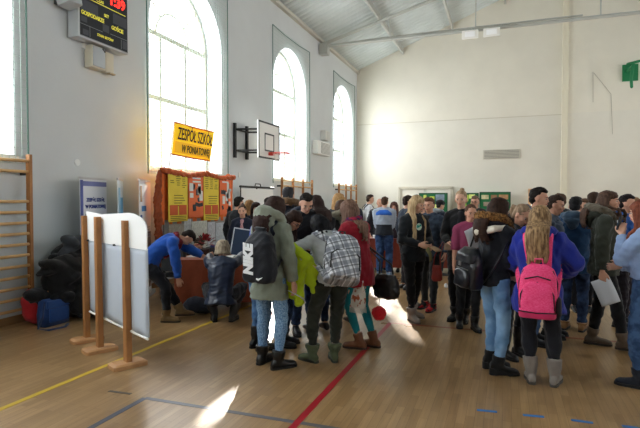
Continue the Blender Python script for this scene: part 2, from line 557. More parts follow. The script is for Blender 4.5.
# protective nets before the left windows
M_NET = plain('#b4c6c0', .8)
names = {1: 'green ball net over the arched window at the left edge beside the scoreboard', 2: 'green ball net over the arched window behind the yellow banner',
         3: 'green ball net over the arched window beside the basketball backboard', 4: 'green ball net over the farthest arched window'}
for i in (1, 2, 3, 4):
    yc = WIN_Y[i]
    hw = 1.4
    nt_o = empty('window_net', (XL + .07, yc, 2.1), 0, names[i], 'net', 'ball nets over the arched windows')
    bm = bmesh.new()
    for k in range(31):
        y = -hw + 2 * hw * k / 30
        box(bm, 0, y, 2.15, .004, .004, 4.3)
    for k in range(44):
        box(bm, 0, 0, 4.3 * k / 43, .004, 2 * hw, .005)
    obj('mesh_panel', bm, M_NET, nt_o)
    bm = bmesh.new()
    tube(bm, [(0, -hw, 0), (0, -hw, 4.3)], .012, 6); tube(bm, [(0, hw, 0), (0, hw, 4.3)], .012, 6)
    tube(bm, [(0, -hw, 4.3), (.0, -hw * .4, 4.25), (0, hw * .4, 4.25), (0, hw, 4.3)], .012, 6)
    obj('border_rope', bm, plain('#5f8078', .8), nt_o)

# ------------------------------------------------------------------ light
def area(name, loc_, rot, sx, sy, power, col=(1, 1, 1)):
    d = bpy.data.lights.new(name, 'AREA'); d.shape = 'RECTANGLE'; d.size = sx; d.size_y = sy; d.energy = power; d.color = col
    o = bpy.data.objects.new(name, d); COL.objects.link(o); o.location = loc_; o.rotation_euler = rot
    return o
for y in WIN_Y:
    area('skylight_left', (XL - .62, y, 4.15), (0, R(-90), 0), 4.1, 2.8, 380, (.93, .97, 1.0))
    area('skylight_right', (XR + .62, y, 4.15), (0, R(90), 0), 4.1, 2.8, 350 if y > 12 else 120, (1, .96, .9))
sd = bpy.data.lights.new('sun', 'SUN'); sd.energy = 26; sd.angle = R(.6); sd.color = (1, .96, .88)
so_ = bpy.data.objects.new('sun', sd); COL.objects.link(so_)
el = R(22)
az = V((-.376, .9266, 0)).normalized()
sdir = az * math.cos(el) + V((0, 0, math.sin(el)))
so_.rotation_euler = sdir.to_track_quat('Z', 'Y').to_euler()
w = bpy.data.worlds.new('sky'); SC.world = w; w.use_nodes = True
w.node_tree.nodes['Background'].inputs[0].default_value = (.9, .95, 1, 1)
w.node_tree.nodes['Background'].inputs[1].default_value = 3.0
SC.view_settings.view_transform = 'Standard'
SC.view_settings.look = 'None'
SC.view_settings.exposure = 0.0
# ================================================================== things on and along the walls
def PD(px, py, z):
    """point seen at a pixel at a given distance from the lens"""
    return V((0, 0, CAM_H)) + ray(px, py) * z
WOOD = plain('#a37040', .5, 0, .4, .15, 30, .18, 5)
WOOD_L = plain('#d8b07a', .5, 0, .4, .1, 30, .12, 5)
BLACK = plain('#15171a', .5)
DARKGREY = plain('#3a3d40', .6)
GREYBOX = plain('#b7bcc0', .5, bump=.05)
CREAM = plain('#d9d2bf', .55)
YT = basis((0, 1, 0), (0, 0, 1))
def wallM(p, off, org):
    M = basis((0, 1, 0), (0, 0, 1), (p.x - org.x + off, p.y - org.y, p.z - org.z)); return M

# scoreboard
sx_ = XL + .22
A = WX(78.5, 38, sx_); B = WX(128.5, 53, sx_)
org = V((XL + .12, (A.y + B.y) / 2, (A.z + B.z) / 2))
sw = B.y - A.y; sh = 1.25
sb = empty('scoreboard', org, 0, 'black electronic scoreboard with red digits mounted high on the left wall', 'scoreboard')
obj('casing', BOX(0, 0, sh / 2, .2, sw, sh), plain('#c9ccd0', .4, .3), sb, bevel=.01)
obj('panel', BOX(.102, .0, sh / 2, .012, sw - .06, sh - .05), plain('#161b26', .45), sb)
def rect(name, y0, z0, y1, z1, col, parent, x=.109, m=None, th=.003):
    return obj(name, BOX(x, (y0 + y1) / 2, (z0 + z1) / 2, th, abs(y1 - y0), abs(z1 - z0)), m or plain(col, .5), parent)
K = .65
h2 = sw / 2
for (y0, z0, y1, z1) in ((-.93, .62, -.28, .86), (.32, .62, .9, .86), (-.92, .36, -.7, .48), (-.1, .33, .15, .5), (.72, .1, .92, .3), (-.86, .08, -.65, .2)):
    obj('display_field', BOX(.109, (y0 + y1) / 2 * h2, (z0 + z1) / 2 * K, .003, (y1 - y0) * h2, (z1 - z0) * K), plain('#474a54', .5), sb)
bm = bmesh.new()
for (y0, z0, y1, z1) in ((-.95, .03, .95, .045), (-.95, .3, -.1, .306), (.2, .33, .95, .336), (-.6, .305, -.594, .07), (.66, .305, .666, .07)):
    box(bm, .109, (y0 + y1) / 2 * h2, (z0 + z1) / 2 * K, .002, max(.006, abs(y1 - y0) * h2), max(.006, abs(z1 - z0) * K))
obj('division_line', bm, plain('#8a8d94', .5), sb)
yel = plain('#d9d04a', .5, emit=.5); red = plain('#ff2a20', .5, emit=2.5)
obj('underline', BOX(.11, 0, .6, .002, sw * .86, .012), yel, sb)
T0 = lambda y, z: basis((0, 1, 0), (0, 0, 1), (.111, y * h2, z * K))
text('clock_digits', '1:39', .21, red, sb, T0(.5, 1.14), bold=.006)
text('lettering', 'CZAS', .06, yel, sb, T0(-.2, .985), bold=.001)
text('lettering', 'SET', .065, yel, sb, T0(.05, .71), bold=.001)
text('lettering', 'GOSPODARZE', .085, yel, sb, T0(-.48, .56), sx=.82, bold=.002)
text('lettering', 'GOŚCIE', .085, yel, sb, T0(.5, .5), sx=.85, bold=.002)
text('lettering', 'STAN SETÓW', .055, yel, sb, T0(.0, .19), bold=.001)

p = WX(67, 3, XL + .2)
sp = empty('wall_speaker', (XL + .16, p.y, p.z - .1), 0, 'grey speaker box on the wall left of the scoreboard', 'speaker')
obj('cabinet', BOX(0, .05, .27, .24, .24, .4, Matrix.Rotation(R(-14), 3, 'Y')), GREYBOX, sp, bevel=.02)
obj('bracket', BOX(-.1, 0, .2, .14, .08, .2), DARKGREY, sp)

p = WX(96, 58, XL + .1); p2 = WX(109, 63, XL + .1)
cb = empty('control_box', (XL + .08, p.y, p.z), 0, 'pale grey control box with a cream rim below the scoreboard', 'box')
obj('housing', BOX(0, 0, 0, .15, .28, .34), CREAM, cb, bevel=.015)
obj('cover', BOX(.08, -.0, .005, .02, .24, .3), plain('#b9c0c6', .4), cb, bevel=.006)
obj('latch', BOX(.093, .09, .13, .01, .07, .02, Matrix.Rotation(R(-40), 3, 'X')), BLACK, cb)
cb = empty('intercom_box', (XL + .06, p2.y, p2.z), 0, 'narrow cream box beside the pale grey control box', 'box')
obj('housing', BOX(0, 0, 0, .12, .19, .33), CREAM, cb, bevel=.03)
obj('grille', BOX(.06, .03, -.17, .06, .12, .02), plain('#bfae8e', .6), cb)
p = WX(83, 46, XL)
cb = empty('cable_socket', (XL + .02, p.y, p.z), 0, 'small white cable socket on the wall under the scoreboard corner', 'socket')
obj('plate', BOX(0, 0, 0, .04, .07, .09), plain('#e8e8e4', .5), cb, bevel=.006)
obj('cable', TUBE([(0, 0, .04), (.01, .01, .12), (.02, 0, .22)], .006, 6), plain('#dddddd', .5), cb)

# practice basketball hoop
bx = -5.42
A = WX(259.5, 122.5, bx); B = WX(277.5, 158, bx)
yc, zc = (A.y + B.y) / 2, (WX(268, 141, bx)).z
bw, bh = 1.18, .88
hp = empty('basketball_hoop', (XL, yc, zc - bh / 2), 0, 'white basketball backboard with red rim on a black wall bracket', 'basketball hoop')
ox = bx - XL
obj('backboard', BOX(ox, 0, bh / 2, .03, bw, bh), plain('#f0f0ec', .4), hp)
bm = bmesh.new()
for (y, z, a, b_) in ((0, bh - .02, bw, .04), (0, .02, bw, .04), (-bw / 2 + .02, bh / 2, .04, bh), (bw / 2 - .02, bh / 2, .04, bh)): box(bm, ox + .018, y, z, .008, a, b_)
for (y, z, a, b_) in ((0, .6, .52, .035), (0, .2, .52, .035), (-.245, .4, .035, .4), (.245, .4, .035, .4)): box(bm, ox + .018, y, z, .008, a, b_)
obj('border', bm, plain('#2d3238', .5), hp)
bm = bmesh.new(); n = 20
tube(bm, [(ox + .33 + .21 * math.cos(2 * PI * k / n), .21 * math.sin(2 * PI * k / n), .14) for k in range(n + 1)], .013, 6, False)
box(bm, ox + .07, 0, .13, .12, .12, .08)
obj('rim', bm, plain('#e0463a', .4), hp)
bm = bmesh.new()
for k in range(12):
    a = 2 * PI * k / 12
    for s in (1, -1):
        a2 = a + s * .5
        tube(bm, [(ox + .33 + .2 * math.cos(a), .2 * math.sin(a), .13), (ox + .33 + .14 * math.cos(a2), .14 * math.sin(a2), -.06), (ox + .33 + .1 * math.cos(a), .1 * math.sin(a), -.2)], .003, 4)
obj('basket_net', bm, plain('#e9e4dc', .8), hp)
bm = bmesh.new()
for y in (-.5, .1): box(bm, .03, y - .1, .42, .06, .07, .82)
for z in (.18, .68):
    for y in (-.6, .0): tube(bm, [(.05, y, z), (ox - .02, y + .12, z)], .022, 6)
    tube(bm, [(.05, -.6, z), (.05, 0, z)], .02, 6)
box(bm, ox - .04, -.0, .43, .05, .5, .7)
obj('wall_bracket', bm, BLACK, hp)

# air unit and box between the far windows
p = WX(322, 148, XL + .12)
au = empty('air_unit', (XL + .1, p.y, p.z - .27), 0, 'white louvred air unit on the wall between the two far windows', 'air unit')
obj('housing', BOX(0, 0, .25, .2, 1.25, .46), plain('#ecebe6', .45), au, bevel=.02)
bm = bmesh.new()
for k in range(9): box(bm, .11, .12, .08 + k * .042, .02, .85, .018)
obj('louvre', bm, plain('#a9a9a5', .5), au)
p = WX(325, 136, XL + .1)
au = empty('junction_box', (XL + .1, p.y, p.z - .17), 0, 'small white box on the wall above the louvred air unit', 'box')
obj('housing', BOX(0, 0, .17, .2, .42, .34), plain('#dddcd6', .5), au, bevel=.02)
obj('lid', BOX(.1, .05, .17, .02, .28, .3), plain('#c9c9c6', .5), au, bevel=.005)

# wall bars
def wall_bars(label, y_list, z_top, rungs, group, x=XL):
    y0 = y_list[0]
    r_ = empty('wall_bars', (x, (y_list[0] + y_list[-1]) / 2, 0), 0, label, 'wall bars', group)
    cy = r_.location.y
    for y in y_list:
        bm = BOX(.15, y - cy, z_top / 2, .07, .045, z_top)
        obj('upright', bm, WOOD, r_, bevel=.006)
        obj('wall_mount', BOX(.06, y - cy, z_top - .25, .12, .03, .05), DARKGREY, r_)
    for a, b_ in zip(y_list[:-1], y_list[1:]):
        for z in rungs:
            obj('rung', TUBE([(.15, a - cy, z), (.15, b_ - cy, z)], .02, 8, False), WOOD_L, r_, smooth=True)
    return r_
pa = WX(29, 162, XL + .15)
yy = pa.y
wall_bars('wooden wall bars at the left edge next to the coats', [yy - .92, yy], 2.22, [2.13, 1.99] + [1.6 - .14 * k for k in range(11)], 'wooden wall bars')
wall_bars('wooden wall bars below the arched window beside the backboard', [WX(q, 180, XL + .15).y for q in (282, 293, 303, 312)], 2.27, [2.18, 2.02] + [1.6 - .14 * k for k in range(11)], 'wooden wall bars')
wall_bars('wooden wall bars below the farthest arched window', [WX(q, 185, XL + .15).y for q in (339, 346, 351, 356.3)], 2.27, [2.18, 2.02] + [1.6 - .14 * k for k in range(11)], 'wooden wall bars')

# far wall: grille, doors, display boards
A = WY(483, 150, YF); B = WY(520.5, 158.5, YF)
vg = empty('wall_vent', ((A.x + B.x) / 2, YF, B.z), 0, 'pale ventilation grille high on the far wall', 'vent')
w_, h_ = B.x - A.x, A.z - B.z
obj('frame', BOX(0, -.02, h_ / 2, w_, .04, h_), plain('#cfcabb', .6), vg, bevel=.01)
bm = bmesh.new()
for k in range(6): box(bm, 0, -.045, .05 + k * (h_ - .1) / 5, w_ - .1, .02, .022)
obj('slats', bm, plain('#8e8a80', .6), vg)

def far_door(n_, px0, px1, pyt, col, panes, glow=None):
    A = WY(px0, pyt, YF); B = WY(px1, pyt, YF)
    r_ = empty('door_%d' % n_, ((A.x + B.x) / 2, YF, 0)); tag(r_, kind='structure')
    w_, h_ = B.x - A.x, A.z
    bm = bmesh.new()
    for s in (-1, 1): box(bm, s * w_ / 2, -.04, h_ / 2, .1, .1, h_)
    box(bm, 0, -.04, h_, w_ + .1, .1, .1)
    obj('door_frame', bm, plain('#cfc8b6' if glow is None else '#e0b48a', .6), r_)
    for k in range(panes):
        cx = -w_ / 2 + w_ * (k + .5) / panes
        d = obj('door_leaf', BOX(cx, -.02, h_ / 2, w_ / panes - .1, .04, h_ - .1), glow or plain(col, .5), r_, bevel=.005)
        if glow is None:
            obj('door_panel', BOX(cx, -.045, h_ * .7, w_ / panes * .6, .01, h_ * .38), plain('#f4f0e4', .5), r_)
            obj('door_handle', BOX(cx + (w_ / panes / 2 - .15) * (1 if k == 0 else -1), -.06, 1.02, .1, .03, .03), DARKGREY, r_)
far_door(1, 400, 452, 188, '#ece7da', 2)
far_door(2, 529.5, 541.5, 190, '#ffffff', 1, plain('#fff6ea', .5, emit=1.0))  # emissive leaf stands in for the light in the open doorway

brd = [((419.5, 193.5), (447, 216), 'green notice board with yellow cuttings nearest the white double door', [(425, 197, 3, 4, '#d7dc6a'), (432, 199, 5, 5, '#c8d65a'), (428, 203, 6, 3, '#dbe07a'), (440, 197.5, 9, 6, '#7c8fa2'), (435, 207, 4, 5, '#e6e890'), (441, 206, 5, 4, '#d7cf88')]),
       ((460, 193.5), (478, 216), 'green notice board behind the tall bun-haired woman in black', [(466, 198, 5, 6, '#b9d94e'), (472, 196.5, 6, 4, '#d8e888'), (464, 205, 5, 4, '#9ecb4a'), (473, 205, 5, 5, '#cfe070')]),
       ((480, 192.5), (510, 216), 'green notice board with photo cards at the right end of the row', [(485, 197, 7, 4, '#c9c49a'), (494, 197, 6, 4, '#8f6d4e'), (503.5, 197, 9, 4.5, '#b58a62'), (487, 204, 7, 4, '#9a8a7a'), (504, 204, 8, 5, '#e8e8e0'), (496, 205, 5, 4, '#d5cf9e')])]
for (a, b_, lab, cards) in brd:
    yb = YF - .5
    A = WY(a[0], a[1], yb); B = WY(b_[0], b_[1], yb)
    r_ = empty('notice_board', ((A.x + B.x) / 2, yb, 0), 0, lab, 'notice board', 'green notice boards along the far wall')
    w_ = B.x - A.x
    obj('panel', BOX(0, 0, (A.z + B.z) / 2, w_ - .02, .04, A.z - B.z), plain('#1d6b40', .7), r_)
    bm = bmesh.new()
    for s in (-1, 1): box(bm, s * w_ / 2, 0, A.z / 2 + .01, .04, .06, A.z + .02)
    box(bm, 0, 0, A.z, w_, .06, .04)
    obj('stand', bm, plain('#124c2e', .6), r_)
    for (cx, cy, cw, ch, cc) in cards:
        c = WY(cx, cy, yb - .03)
        obj('card', BOX(c.x - r_.location.x, -.03, c.z, cw * c.y / 510 * .93, .01, ch * c.y / 510), plain(cc, .7, vary=.25, vscale=9), r_)

# green basketball bracket at the right
gb = WY(636, 64, YF - .9)
r_ = empty('green_bracket', (gb.x, YF, gb.z - .6), 0, 'green steel bracket sticking out from the far wall at the right edge', 'bracket')
obj('arm', TUBE([(-.1, -.1, .55), (-.1, -.95, .55), (-.16, -1.0, .1), (-.14, -1, -.2)], .05, 8), plain('#1f7a4c', .5), r_)
obj('crossbar', TUBE([(-.25, -.9, .62), (.9, -.9, .85)], .05, 8), plain('#1f7a4c', .5), r_)
obj('wall_plate', BOX(0, -.035, .5, .5, .06, .6), plain('#1f7a4c', .5), r_)
# cable loop on the far wall
pts = [WY(*q, YF - .012) for q in ((593, 130), (593, 72 + 58), (611, 152), (612, 190))]
c0 = pts[0]
tag(obj('wall_cable', TUBE([WY(593, 72 , YF - .015), WY(593, 102, YF - .015)], .008, 5), plain('#a8a294', .6)), 'thin straight cable hanging down the far wall right of the pilaster', 'cable')
tag(obj('wall_cable', TUBE([WY(594, 73, YF - .02), WY(611, 94, YF - .02), WY(612.5, 134, YF - .02)], .008, 5), plain('#a8a294', .6)), 'thin slanting cable bent down the far wall near the right edge', 'cable')

# ================================================================== display board with three posts, at the left
Cp, Bp, Ap = G(128, 366), G(100, 351), G(87, 341)
dirv = (Cp - Ap).normalized(); nrm = V((dirv.y, -dirv.x, 0))      # nrm points towards the lens side
if nrm.dot(-Cp) < 0: nrm = -nrm
db = empty('display_stand', (Bp.x, Bp.y, 0), 0, 'white paper display stand on three wooden posts at the left', 'display stand')
o_ = db.location.copy()
for Pp, tall in ((Ap, 1.44), (Bp, 1.44), (Cp, 1.42)):
    q = Pp - o_
    top = q + V((0, 0, tall)) - dirv * .03
    bm = bmesh.new()
    u = dirv * .045; v_ = nrm * .03
    loft(bm, [(q + V((0, 0, .03)), u, v_), (top, u * .85, v_)], 4 * 4, 8)
    pst = obj('post', bm, WOOD, db)
    bm = bmesh.new()
    loft(bm, [(q + V((0, 0, .0)), dirv * .1, nrm * .17), (q + V((0, 0, .035)), dirv * .1, nrm * .17), (q + V((0, 0, .05)), dirv * .08, nrm * .14)], 16, 8)
    obj('foot', bm, plain('#b98a5c', .5, vary=.1), db)
# paper sheet, hanging behind the posts
s0 = -( (Bp - Ap).length) - .02; s1 = (Cp - Bp).length + .42
bm = bmesh.new(); rows = []
nS, nZ = 22, 12
for j in range(nZ + 1):
    row = []
    for i in range(nS + 1):
        s = s0 + (s1 - s0) * i / nS
        z = .34 + (1.17 - .34) * j / nZ + (.02 * (1 - j / nZ) * (1 if i % 7 else -.5))
        w = .012 * math.sin(i * .9) * (1 - j / nZ)
        row.append(bm.verts.new((Bp - o_) + dirv * s - nrm * (.05 + w) + V((0, 0, z))))
    rows.append(row)
for a, b_ in zip(rows[:-1], rows[1:]):
    for i in range(nS): bm.faces.new((a[i], a[i + 1], b_[i + 1], b_[i]))
o = obj('paper_sheet', bm, plain('#b7c0cc', .8, bump=.05, bscale=8), db, smooth=True); o['label'] = 'white lower sheet with its shade painted in as bluish grey'  # white paper like the top sheet; its shadow tone is in the colour
k = o.modifiers.new('t', 'SOLIDIFY'); k.thickness = .006
bm = bmesh.new(); vs = []
outl = [(s0, 1.16), (s1, 1.16), (s1, 1.36), (s1 - .04, 1.41), (s1 - .12, 1.455), (s1 - .3, 1.49), (s1 - .42, 1.495), (s0 + .45, 1.465), (s0, 1.49)]
fr_ = [bm.verts.new((Bp - o_) + dirv * s - nrm * .043 + V((0, 0, z))) for s, z in outl]
bk_ = [bm.verts.new((Bp - o_) + dirv * s - nrm * .053 + V((0, 0, z))) for s, z in outl]
bm.faces.new(fr_); bm.faces.new(list(reversed(bk_)))
for i in range(len(outl)): bm.faces.new((fr_[i], bk_[i], bk_[(i + 1) % len(outl)], fr_[(i + 1) % len(outl)]))
bmesh.ops.recalc_face_normals(bm, faces=bm.faces[:])
o = obj('top_sheet', bm, plain('#f2f3f2', .7, bump=.04, bscale=6), db); o['label'] = 'bright white top sheet'
for s in (s0 + .02, (s0 + s1) / 2): obj('clip', BOX(*((Bp - o_) + dirv * (s + .05) - nrm * .035 + V((0, 0, 1.16))), .02, .02, .02), BLACK, db)
bm = bmesh.new()
c = (Bp - o_) + dirv * ((s0 + s1) / 2) - nrm * .048 + V((0, 0, .345))
loft(bm, [(c - dirv * (s1 - s0) / 2, nrm * .012, V((0, 0, .012))), (c + dirv * (s1 - s0) / 2, nrm * .012, V((0, 0, .012)))], 8)
obj('bottom_rail', bm, plain('#efefe8', .6), db)

# ================================================================== roll-up banners
def rollup(P0, P1, ztop, label, base='#e9ebf0', lean=0.0):
    P0 = V((P0.x, P0.y, 0)); P1 = V((P1.x, P1.y, 0))
    c = (P0 + P1) / 2; d = (P1 - P0); w_ = d.length; d.normalize()
    n_ = V((d.y, -d.x, 0)); n_ = n_ if n_.dot(-c) > 0 else -n_
    up = V((0, 0, 1)) + n_ * lean
    M = Matrix.Translation(c)
    r_ = empty('roll_up_banner', c, 0, label, 'banner', 'roll-up banners at the left wall')
    M = basis(d, up.normalized(), (0, 0, .06))
    bm = bmesh.new(); box(bm, 0, 0, .0, w_, ztop, .006); bmesh.ops.transform(bm, matrix=M @ Matrix.Translation((0, ztop / 2, 0)), verts=bm.verts)
    obj('banner_sheet', bm, plain(base, .55), r_)
    bm = bmesh.new(); box(bm, 0, 0, 0, w_ + .03, .03, .025); bmesh.ops.transform(bm, matrix=M @ Matrix.Translation((0, ztop, 0)), verts=bm.verts)
    obj('top_rail', bm, plain('#c8c9cc', .3, .6), r_)
    bm = bmesh.new(); box(bm, 0, 0, 0, w_ + .04, .07, .14); bmesh.ops.transform(bm, matrix=basis(d, (0, 0, 1), (0, 0, .035)), verts=bm.verts)
    obj('base', bm, plain('#a9abb0', .3, .6), r_, bevel=.01)
    bm = bmesh.new(); tube(bm, [(0, 0, -.03), (0, ztop, -.03)], .01, 6, False); bmesh.ops.transform(bm, matrix=M, verts=bm.verts)
    obj('pole', bm, DARKGREY, r_)
    def patch(name, x, y, w, h, col, z=.006, m=None):
        bm = bmesh.new(); box(bm, 0, 0, 0, w, h, .003); bmesh.ops.transform(bm, matrix=M @ Matrix.Translation((x, y, z)), verts=bm.verts)
        return obj(name, bm, m or plain(col, .6), r_)
    return r_, M, w_, patch
r_, M, w_, patch = rollup(WX(80, 200, -5.72), WX(106.5, 200, -5.88), 1.88, 'roll-up banner with dark blue lettering and violet border behind the display stand')
patch('violet_border', -w_ / 2 + .035, .93, .07, 1.84, '#5c67a8')
patch('violet_border', 0, 1.80, w_ - .02, .07, '#7d82b5')
patch('violet_border', -w_ / 2 + .05, .8, .1, .5, '#4a549c')
ink = plain('#2c3f86', .6)
text('lettering', 'ZESPÓŁ SZKÓŁ', .072, ink, r_, M @ Matrix.Translation((.04, 1.56, .008)), bold=.003)
text('lettering', 'W PONIATOWEJ', .072, ink, r_, M @ Matrix.Translation((.04, 1.46, .008)), bold=.003)
for y, wd in ((1.34, .34), (1.29, .26), (1.24, .3)): patch('text_line', .08, y, wd, .014, '#8a90a8')
patch('emblem', -.2, 1.3, .06, .12, '#4b5070')
r_, M, w_, patch = rollup(PD(117.5, 200, 7.7), PD(123, 200, 8.35), 1.88, 'narrow-looking white and light blue roll-up banner seen almost from its edge', '#dfeaf2')
patch('blue_wave', .12, 1.1, .3, 1.0, '#6fb0d8'); patch('blue_wave', -.15, 1.5, .2, .5, '#9cc6de')
r_, M, w_, patch = rollup(WX(139, 200, -5.45), WX(150.5, 200, -5.8), 1.88, 'white roll-up banner with a crowd photo at its foot by the orange panels', '#eef0f2')
patch('blue_emblem', -.1, 1.42, .3, .09, '#4f86c0'); patch('blue_emblem', -.28, 1.26, .12, .12, '#3a5da0')
patch('photo', 0, .55, w_ - .06, .95, '#6b5a50', m=plain('#7c6558', .6, vary=.6, vscale=14))
patch('photo', -.28, 1.66, .12, .26, '#8d6a48')
for k in range(5): patch('text_line', .08, 1.1 - k * .04, .45, .012, '#9aa0a8')

# ================================================================== orange exhibition panels
ex = -5.45
YA, YB2 = WX(163, 200, ex).y, WX(231.5, 200, ex).y
eb = empty('exhibition_screen', (ex, (YA + YB2) / 2, 0), 0, 'orange cloth exhibition screen with yellow and orange poster sheets by the wall', 'exhibition screen')
o_ = eb.location
hy = (YB2 - YA) / 2
bm = bmesh.new()
for y in (-hy, -hy / 3, hy / 3, hy): box(bm, -.05, y, 1.05, .04, .04, 2.1)
for z in (2.08, .75): box(bm, -.05, 0, z, .03, 2 * hy, .03)
obj('frame', bm, plain('#8a8c8c', .5, .4), eb)
bm = bmesh.new(); rows = []
nS = 70
for j in range(15):
    row = []
    for i in range(nS + 1):
        s = -hy - .09 + (2 * hy + .14) * i / nS
        t = j / 14
        sag = .03 * math.sin(i * .42) + .02 * math.sin(i * 1.1)
        z = 1.2 + (2.12 + sag - 1.2) * t
        fold = (.02 * math.sin(i * .9) + .012 * math.sin(i * 2.3 + j * .2)) * (.4 + t)
        row.append(bm.verts.new((.0 + fold, s, z)))
    rows.append(row)
for a, b_ in zip(rows[:-1], rows[1:]):
    for i in range(nS): bm.faces.new((a[i], a[i + 1], b_[i + 1], b_[i]))
o = obj('orange_drape', bm, cloth('#e2702f', .85), eb, smooth=True); k = o.modifiers.new('t', 'SOLIDIFY'); k.thickness = .01
bm = bmesh.new()
tube(bm, [(.04, -hy - .05, 2.12), (.05, -hy * .4, 2.06), (.04, hy * .1, 2.12), (.05, hy * .6, 2.05), (.03, hy + .04, 2.1)], [.06, .045, .06, .04, .06], 10)
fused('draped_roll', bm, cloth('#b9572a', .85), eb, .015, 2, .008, 22, 3)
bm = bmesh.new()
tube(bm, [(.03, -hy - .13, 2.08), (.02, -hy - .17, 1.6), (.02, -hy - .15, 1.0), (0, -hy - .18, .3)], [.06, .09, .08, .1], 10, flat=.6)
fused('hanging_swag', bm, cloth('#8f4424', .85), eb, .015, 2, .012, 18, 4)
def wall_rect(px0, py0, px1, py1, x, name, m, parent, th=.006, tilt=0):
    a = WX(px0, py0, x); y1 = WX(px1, py0, x).y; z0 = WX((px0 + px1) / 2, py1, x).z; z1 = WX((px0 + px1) / 2, py0, x).z
    o_ = parent.location
    return obj(name, BOX(x - o_.x, (a.y + y1) / 2 - o_.y, (z0 + z1) / 2 - o_.z, th, y1 - a.y, z1 - z0), m, parent), ((a.y + y1) / 2, (z0 + z1) / 2, y1 - a.y, z1 - z0)
YEL = plain('#ecd044', .65, vary=.04); ORG = plain('#ee7440', .65); ORG2 = plain('#cf5d2c', .65); INK = plain('#3a3526', .7); PAP = plain('#e6e6e0', .7)
xs = ex + .06
def poster(px0, py0, px1, py1, m, kind):
    o, (cy, cz, w_, h_) = wall_rect(px0, py0, px1, py1, xs, 'poster', m, eb)
    bm = bmesh.new(); bm2 = bmesh.new(); bm3 = bmesh.new()
    oy, oz = o_.y if False else eb.location.y, 0
    X_ = xs - ex + .006
    rs = random.Random(int(px0))
    if kind == 'y':
        for r0 in range(7):
            z = cz + h_ * (.44 - .035 * r0 * 1.2)
            for q in range(3):
                if rs.random() < .8: box(bm, X_, cy - oy + w_ * (-.3 + .3 * q) + rs.uniform(-.01, .01), z, .002, w_ * rs.uniform(.12, .24), .012)
        for r0 in range(5):
            z = cz + h_ * (.02 - .05 * r0); box(bm, X_, cy - oy + w_ * rs.uniform(-.02, .1), z, .002, w_ * rs.uniform(.4, .6), .014)
        for s in (-1, 1): box(bm2, X_, cy - oy + s * w_ * .235, cz - h_ * .27, .003, w_ * .4, h_ * .2)
        for r0 in range(3):
            box(bm, X_, cy - oy, cz - h_ * (.4 + .035 * r0), .002, w_ * .8, .012)
        obj('orange_square', bm2, ORG2, eb)
    else:
        for r0 in range(2): box(bm3, X_, cy - oy + rs.uniform(-.03, .03), cz + h_ * (.42 - .08 * r0), .002, w_ * .55, .03)
        for q in range(9):
            box(bm, X_, cy - oy + w_ * rs.uniform(-.35, .38), cz + h_ * rs.uniform(-.42, .28), .003, w_ * rs.uniform(.12, .3), rs.uniform(.06, .13), Matrix.Rotation(rs.uniform(-.4, .4), 3, 'X'))
        for q in range(7):
            box(bm3, X_ + .002, cy - oy + w_ * rs.uniform(-.35, .38), cz + h_ * rs.uniform(-.42, .28), .003, w_ * rs.uniform(.15, .25), rs.uniform(.05, .2))
    if kind == 'y': obj('handwriting', bm, plain('#7f6d2a', .7), eb); bm3.free()
    else:
        obj('photo_cutout', bm, plain('#37383f', .6, vary=.4, vscale=20), eb); obj('paper_cutout', bm3, PAP, eb); bm2.free()
poster(168, 171.5, 187.3, 221.5, YEL, 'y')
poster(188.3, 175, 203, 217, ORG, 'o')
poster(203.5, 174.5, 218.5, 220, YEL, 'y')
poster(219.5, 176, 231, 214.5, ORG, 'o')
xs2 = ex + .02
for (a, b_, c, d, col) in ((168.5, 224, 184, 244, '#a9a294'), (184, 219, 191, 246, '#cdd3d6'), (191.5, 221, 207, 248, '#d6dad4'), (207.5, 222, 215, 246, '#c9cdd6'), (215.5, 222.5, 229, 245, '#bcc6cf'), (168.5, 244.5, 178, 262, '#8d8f92'), (190, 248, 228, 262, '#b5babd')):
    wall_rect(a, b_, c, d, xs2, 'pinned_sheet', plain(col, .7, vary=.2, vscale=30), eb)
bm = bmesh.new(); box(bm, -.01, 0, 1.0, .02, 2 * hy - .05, .55)
obj('lower_panel', bm, plain('#8f8c86', .8), eb)

# yellow banner on two sticks
yb_ = empty('school_banner', (ex + .1, (WX(193, 150, ex + .1)).y, 2.05), 0, 'yellow banner with black capitals on two thin sticks above the orange screen', 'banner')
o_ = yb_.location
bm = bmesh.new(); rows = []
c4 = [WX(175, 122.3, ex + .1) - o_, WX(213.6, 132.2, ex + .1) - o_, WX(209.5, 160.8, ex + .1) - o_, WX(171.5, 154, ex + .1) - o_]
for j in range(7):
    row = []
    for i in range(17):
        u, v = i / 16, j / 6
        q = (c4[0] * (1 - u) + c4[1] * u) * (1 - v) + (c4[3] * (1 - u) + c4[2] * u) * v
        q = q + V((.02 * math.sin(u * 7), 0, -.012 * math.sin(u * PI)))
        row.append(bm.verts.new(q))
    rows.append(row)
for a, b_ in zip(rows[:-1], rows[1:]):
    for i in range(16): bm.faces.new((a[i + 1], a[i], b_[i], b_[i + 1]))
o = obj('banner_cloth', bm, plain('#f8c41c', .6, emit=.5), yb_, smooth=True)  # emission imitates daylight shining through the cloth
bm = bmesh.new()
for (p, q) in ((c4[0], c4[1]), (c4[3], c4[2])): tube(bm, [p + V((.004, 0, 0)), (p + q) / 2 + V((.02, 0, -.012)), q + V((.004, 0, 0))], .014, 6)
obj('hem', bm, plain('#e0752c', .7), yb_)
bm = bmesh.new()
a = c4[0] * .42 + c4[3] * .58; b_ = c4[1] * .42 + c4[2] * .58; c = c4[2] * .93 + c4[1] * .07; d = c4[3] * .93 + c4[0] * .07
vs = [bm.verts.new(q + V((.024, 0, 0))) for q in (a.lerp(b_, .03), a.lerp(b_, .97), d.lerp(c, .97), d.lerp(c, .03))]
bm.faces.new(list(reversed(vs)))
